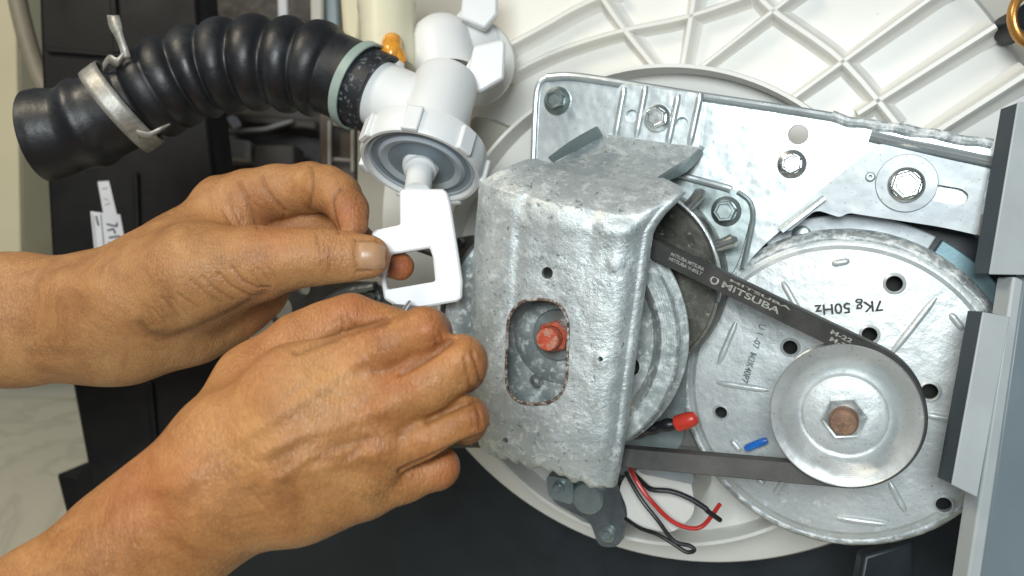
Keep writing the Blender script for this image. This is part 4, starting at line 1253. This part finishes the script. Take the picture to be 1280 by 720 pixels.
def build_hand(name, prims, creases, ridges, flush, pale, mat, label, st=.0008, carves=()):
    pts = []
    for p in prims:
        for q in p[0]:
            c = CC(q[0], q[1], q[2]); r = q[3]*q[2]/FPX
            pts += [c+Vector((r,r,r)), c-Vector((r,r,r))]
    A = np.array(pts); f = Field(A.min(0)-.004, A.max(0)+.004, st)
    for p in prims:
        ch, k = p[0], p[1]*mm
        flat = p[2] if len(p) > 2 else None
        for a, b in zip(ch, ch[1:]):
            f.cone(CC(*a[:3]), CC(*b[:3]), a[3]*a[2]/FPX, b[3]*b[2]/FPX, k, flat)
    for a, b, r1, r2, perp in carves:
        f.carve(CC(*a), CC(*b), r1*mm, r2*mm, (perp, .30))
    V, F = f.mesh()
    V = smooth_mesh(V, F, 3)
    N = normals(V, F)
    x = 640+V[:,0]/-V[:,2]*FPX; y = 360-V[:,1]/-V[:,2]*FPX
    view = -V/np.linalg.norm(V, axis=1)[:,None]
    facing = np.clip((N*view).sum(1)*2.5, 0, 1)
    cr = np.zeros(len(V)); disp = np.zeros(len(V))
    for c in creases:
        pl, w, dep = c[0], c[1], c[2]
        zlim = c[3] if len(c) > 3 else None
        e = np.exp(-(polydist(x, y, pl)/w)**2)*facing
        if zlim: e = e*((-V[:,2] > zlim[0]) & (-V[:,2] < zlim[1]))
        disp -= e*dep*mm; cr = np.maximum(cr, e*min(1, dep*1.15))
    for pl, w, dep in ridges:
        disp += np.exp(-(polydist(x, y, pl)/w)**2)*facing*dep*mm
    fl = np.zeros(len(V))
    for fx, fy, rr_, am in flush:
        fl = np.maximum(fl, am*np.exp(-(((x-fx)**2+(y-fy)**2)/rr_**2)))
    pa = np.zeros(len(V))
    for fx, fy, rr_, am in pale:
        pa = np.maximum(pa, am*np.exp(-(((x-fx)**2+(y-fy)**2)/rr_**2)))
    V = V + N*disp[:,None]
    c = V.mean(0)
    me = bpy.data.meshes.new(name)
    me.from_pydata((V-c).tolist(), [], F.tolist()); me.update()
    me.polygons.foreach_set('use_smooth', [True]*len(me.polygons))
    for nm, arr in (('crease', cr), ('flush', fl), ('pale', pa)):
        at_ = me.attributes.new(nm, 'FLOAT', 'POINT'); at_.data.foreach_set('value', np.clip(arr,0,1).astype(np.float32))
    me.materials.append(mat)
    o = bpy.data.objects.new(name, me)
    _link(o, None, MC @ Matrix.Translation(Vector(c)))
    tag(o, label, 'hand', 'hands of the person repairing the machine')
    bv = BVHTree.FromPolygons([Vector(v) for v in V], F.tolist())
    return o, bv
def nail(parent, bv, cx, cy, ax, ay, bx, by, lift=.0005):
    # domed patch laid on the fingertip: centre, half axes in pixels along and across
    n = 15; grid = []
    for i in range(n):
        row = []
        for j in range(n):
            u, v = i/(n-1)*2-1, j/(n-1)*2-1
            k = 1 if u < .2 else math.sqrt(max(.02, 1-((u-.2)/.8)**2*.55))
            e = 1 if u > -.5 else 1-.15*((-.5-u)/.5)**2
            X = cx + ax*u + bx*v*k*e; Y = cy + ay*u + by*v*k*e
            d = CC(X, Y, 1.0).normalized()
            h_ = bv.ray_cast(Vector((0,0,0)), d)
            p = h_[0] if h_[0] is not None else CC(X, Y, .40)
            dome = math.sqrt(max(0, 1-v*v))
            base = min(1, (u+1)/.35)
            row.append(p - d*(-.0004 + (.0009*dome + .0001)*base + .0002*max(0, u)))
        grid.append(row)
    o = mk('nail', G().sheet(grid), M['nail'], parent, 'c', smooth=80, solid=.0007)
    return o

ZF = .415
far = [
 ([( -190,402,.430,92),(20,400,.428,78),(120,398,.424,76),(165,392,.420,74)], 12, ((0,0,1), .72)),
 ([(150,392,.422,70),(230,350,.428,74),(285,285,.438,56)], 14),                # palm / metacarpals
 ([(165,410,.424,60),(240,395,.430,52),(300,372,.436,40),(330,362,.440,30)], 12),# heel of the hand
 ([(180,372,.412,64),(250,344,.402,58),(320,330,.396,46)], 12),                  # thumb metacarpal
 ([(320,330,.396,44),(365,323,.392,35.5),(402,321,.390,32.5)], 6),
 ([(402,321,.390,32.5),(432,321,.389,28.5),(460,321,.389,27.5)], 5, ((0,0,1), .82)),
 ([(285,262,.438,46),(310,250,.434,36),(345,240,.430,32),(388,234,.424,30)], 5), # index
 ([(388,234,.424,29.5),(408,236,.414,27.5),(424,244,.410,26)], 4),
 ([(424,244,.410,25.5),(436,262,.404,23),(441,280,.400,19.5)], 4),
 ([(290,285,.442,36),(340,284,.442,26),(395,284,.440,25)], 3),                   # middle
 ([(395,284,.440,25),(440,300,.428,23),(475,322,.418,21),(500,333,.413,18)], 4),
 ([(290,315,.450,32),(350,318,.452,24),(400,318,.450,21),(415,322,.440,18)], 3), # ring, little (curled behind)
 ([(290,345,.450,28),(335,340,.452,20),(375,334,.448,17)], 3),
]
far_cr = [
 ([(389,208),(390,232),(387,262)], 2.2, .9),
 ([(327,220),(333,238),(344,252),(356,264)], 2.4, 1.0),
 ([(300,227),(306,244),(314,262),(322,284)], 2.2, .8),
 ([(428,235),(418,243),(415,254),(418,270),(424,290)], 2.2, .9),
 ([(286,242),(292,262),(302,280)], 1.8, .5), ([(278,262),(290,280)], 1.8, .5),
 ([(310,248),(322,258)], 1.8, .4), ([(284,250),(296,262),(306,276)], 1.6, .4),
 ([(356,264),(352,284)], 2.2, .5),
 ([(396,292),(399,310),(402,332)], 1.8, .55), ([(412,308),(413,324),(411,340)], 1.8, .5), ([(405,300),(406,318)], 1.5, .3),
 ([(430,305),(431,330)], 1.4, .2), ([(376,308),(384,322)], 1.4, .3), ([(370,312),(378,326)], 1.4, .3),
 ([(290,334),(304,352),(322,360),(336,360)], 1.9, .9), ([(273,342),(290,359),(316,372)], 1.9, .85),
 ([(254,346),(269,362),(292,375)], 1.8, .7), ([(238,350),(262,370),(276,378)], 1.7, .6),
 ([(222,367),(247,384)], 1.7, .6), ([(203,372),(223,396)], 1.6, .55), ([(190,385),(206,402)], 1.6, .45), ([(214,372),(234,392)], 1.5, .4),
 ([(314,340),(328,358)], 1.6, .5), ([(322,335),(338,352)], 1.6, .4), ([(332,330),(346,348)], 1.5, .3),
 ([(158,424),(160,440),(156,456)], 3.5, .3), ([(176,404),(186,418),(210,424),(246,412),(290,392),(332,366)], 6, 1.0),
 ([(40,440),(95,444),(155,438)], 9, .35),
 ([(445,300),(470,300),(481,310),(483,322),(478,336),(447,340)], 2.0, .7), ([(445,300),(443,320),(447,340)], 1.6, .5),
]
far_ri = [([(175,398),(190,408),(214,410)], 9, .7), ([(170,350),(250,322),(330,302)], 14, .5), ([(60,372),(150,356)], 12, .4)]
far_fl = [(438,270,26,.55),(500,333,26,.9),(402,320,30,.2),(300,270,40,.25),(345,285,50,.35),(330,400,40,.55),(480,345,14,.5)]
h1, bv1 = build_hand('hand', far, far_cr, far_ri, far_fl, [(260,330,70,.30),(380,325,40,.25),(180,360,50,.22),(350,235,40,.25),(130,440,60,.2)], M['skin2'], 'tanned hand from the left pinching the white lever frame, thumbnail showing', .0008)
nail(h1, bv1, 464, 320, 19, 1.5, -.8, 18.5)

near = [
 ([(-120,916,.300,98),(60,776,.304,88),(172,690,.307,83)], 12, ((0,0,1), .74)),
 ([(172,690,.307,83),(240,634,.307,79),(292,580,.306,82)], 14, ((0,0,1), .8)),
 ([(285,556,.306,56),(370,490,.300,52),(452,448,.297,37)], 12),      # index metacarpal
 ([(290,582,.304,62),(380,535,.296,56),(480,508,.292,40)], 12),
 ([(290,600,.304,64),(380,575,.298,56),(478,563,.294,40)], 12),
 ([(280,622,.306,62),(370,622,.302,48),(455,610,.300,38)], 12),
 ([(285,532,.318,46),(322,482,.325,48),(375,432,.328,38)], 10),      # thumb
 ([(375,432,.328,37),(410,412,.330,32),(440,400,.331,31)], 6),
 ([(440,400,.331,30.5),(475,408,.331,26),(505,412,.330,24)], 4),
 ([(452,450,.297,36),(488,432,.292,31),(530,413,.289,29)], 2.2),     # index
 ([(530,413,.289,29),(536,415,.308,28),(527,416,.322,25),(512,414,.332,22)], 2.2),
 ([(484,508,.292,38),(535,481,.287,35),(574,453,.287,34.5)], 2.2),      # middle
 ([(574,453,.287,34.5),(576,460,.306,31),(560,458,.318,27),(535,445,.328,24)], 2.2),
 ([(480,562,.294,36),(530,547,.291,30.5),(583,523,.291,27.5)], 2.2),    # ring
 ([(583,523,.291,27.5),(582,528,.308,26),(562,525,.320,24),(530,510,.328,22)], 2.2),
 ([(455,612,.300,36),(505,597,.301,30),(547,584,.303,26.5)], 2.2),      # little
 ([(547,584,.303,26.5),(546,588,.318,24),(530,580,.325,22),(505,570,.330,19)], 2.2),
]
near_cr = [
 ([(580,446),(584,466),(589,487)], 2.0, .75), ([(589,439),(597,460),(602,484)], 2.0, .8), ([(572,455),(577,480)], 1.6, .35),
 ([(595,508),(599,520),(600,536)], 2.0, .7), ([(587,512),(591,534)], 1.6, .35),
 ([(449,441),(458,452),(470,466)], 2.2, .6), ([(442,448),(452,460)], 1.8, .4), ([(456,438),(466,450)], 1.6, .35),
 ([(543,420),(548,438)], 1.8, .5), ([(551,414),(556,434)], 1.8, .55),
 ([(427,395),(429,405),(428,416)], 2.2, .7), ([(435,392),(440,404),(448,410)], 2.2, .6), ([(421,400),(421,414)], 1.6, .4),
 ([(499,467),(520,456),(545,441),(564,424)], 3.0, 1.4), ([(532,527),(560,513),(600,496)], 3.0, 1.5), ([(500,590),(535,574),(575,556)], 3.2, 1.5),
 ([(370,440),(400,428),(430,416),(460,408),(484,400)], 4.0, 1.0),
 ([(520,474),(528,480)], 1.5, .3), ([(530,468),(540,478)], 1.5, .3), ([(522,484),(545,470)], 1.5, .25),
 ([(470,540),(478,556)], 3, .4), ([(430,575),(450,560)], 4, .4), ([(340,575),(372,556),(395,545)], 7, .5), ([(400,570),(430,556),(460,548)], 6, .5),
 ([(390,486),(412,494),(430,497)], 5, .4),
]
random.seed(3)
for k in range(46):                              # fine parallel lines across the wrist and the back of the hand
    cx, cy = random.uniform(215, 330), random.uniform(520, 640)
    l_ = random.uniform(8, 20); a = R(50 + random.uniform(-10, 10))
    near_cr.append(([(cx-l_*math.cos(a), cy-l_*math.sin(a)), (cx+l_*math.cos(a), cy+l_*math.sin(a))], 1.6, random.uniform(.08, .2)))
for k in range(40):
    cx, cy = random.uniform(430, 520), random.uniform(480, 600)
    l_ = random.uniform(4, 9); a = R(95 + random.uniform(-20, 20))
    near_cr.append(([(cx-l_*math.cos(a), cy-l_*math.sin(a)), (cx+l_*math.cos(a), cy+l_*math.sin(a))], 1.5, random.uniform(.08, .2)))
near_ri = [([(450,450),(456,448)], 15, 1.1), ([(478,510),(486,506)], 15, 1.2), ([(472,566),(480,562)], 14, 1.0), ([(456,614),(462,611)], 13, .9), ([(574,452),(580,448)], 13, .8), ([(584,522),(590,520)], 11, .8), ([(534,412),(538,410)], 12, .7), ([(438,392),(442,390)], 14, .6), ([(215,610),(240,596)], 16, 1.4),
           ([(300,548),(380,498),(448,452)], 9, 1.1), ([(330,565),(400,540),(478,512)], 9, .7), ([(340,600),(400,585),(470,566)], 9, .6),
           ([(352,596),(385,572),(425,566)], 5, .6), ([(300,520),(345,500),(380,470)], 6, .4)]
near_fl = [(435,385,45,.5),(455,452,22,.4),(545,415,34,.5),(500,470,30,.45),(180,600,70,.35),(596,462,30,.3),(600,522,26,.3),(470,520,40,.2),(340,440,60,.35),(560,590,40,.5),(400,425,60,.3)]
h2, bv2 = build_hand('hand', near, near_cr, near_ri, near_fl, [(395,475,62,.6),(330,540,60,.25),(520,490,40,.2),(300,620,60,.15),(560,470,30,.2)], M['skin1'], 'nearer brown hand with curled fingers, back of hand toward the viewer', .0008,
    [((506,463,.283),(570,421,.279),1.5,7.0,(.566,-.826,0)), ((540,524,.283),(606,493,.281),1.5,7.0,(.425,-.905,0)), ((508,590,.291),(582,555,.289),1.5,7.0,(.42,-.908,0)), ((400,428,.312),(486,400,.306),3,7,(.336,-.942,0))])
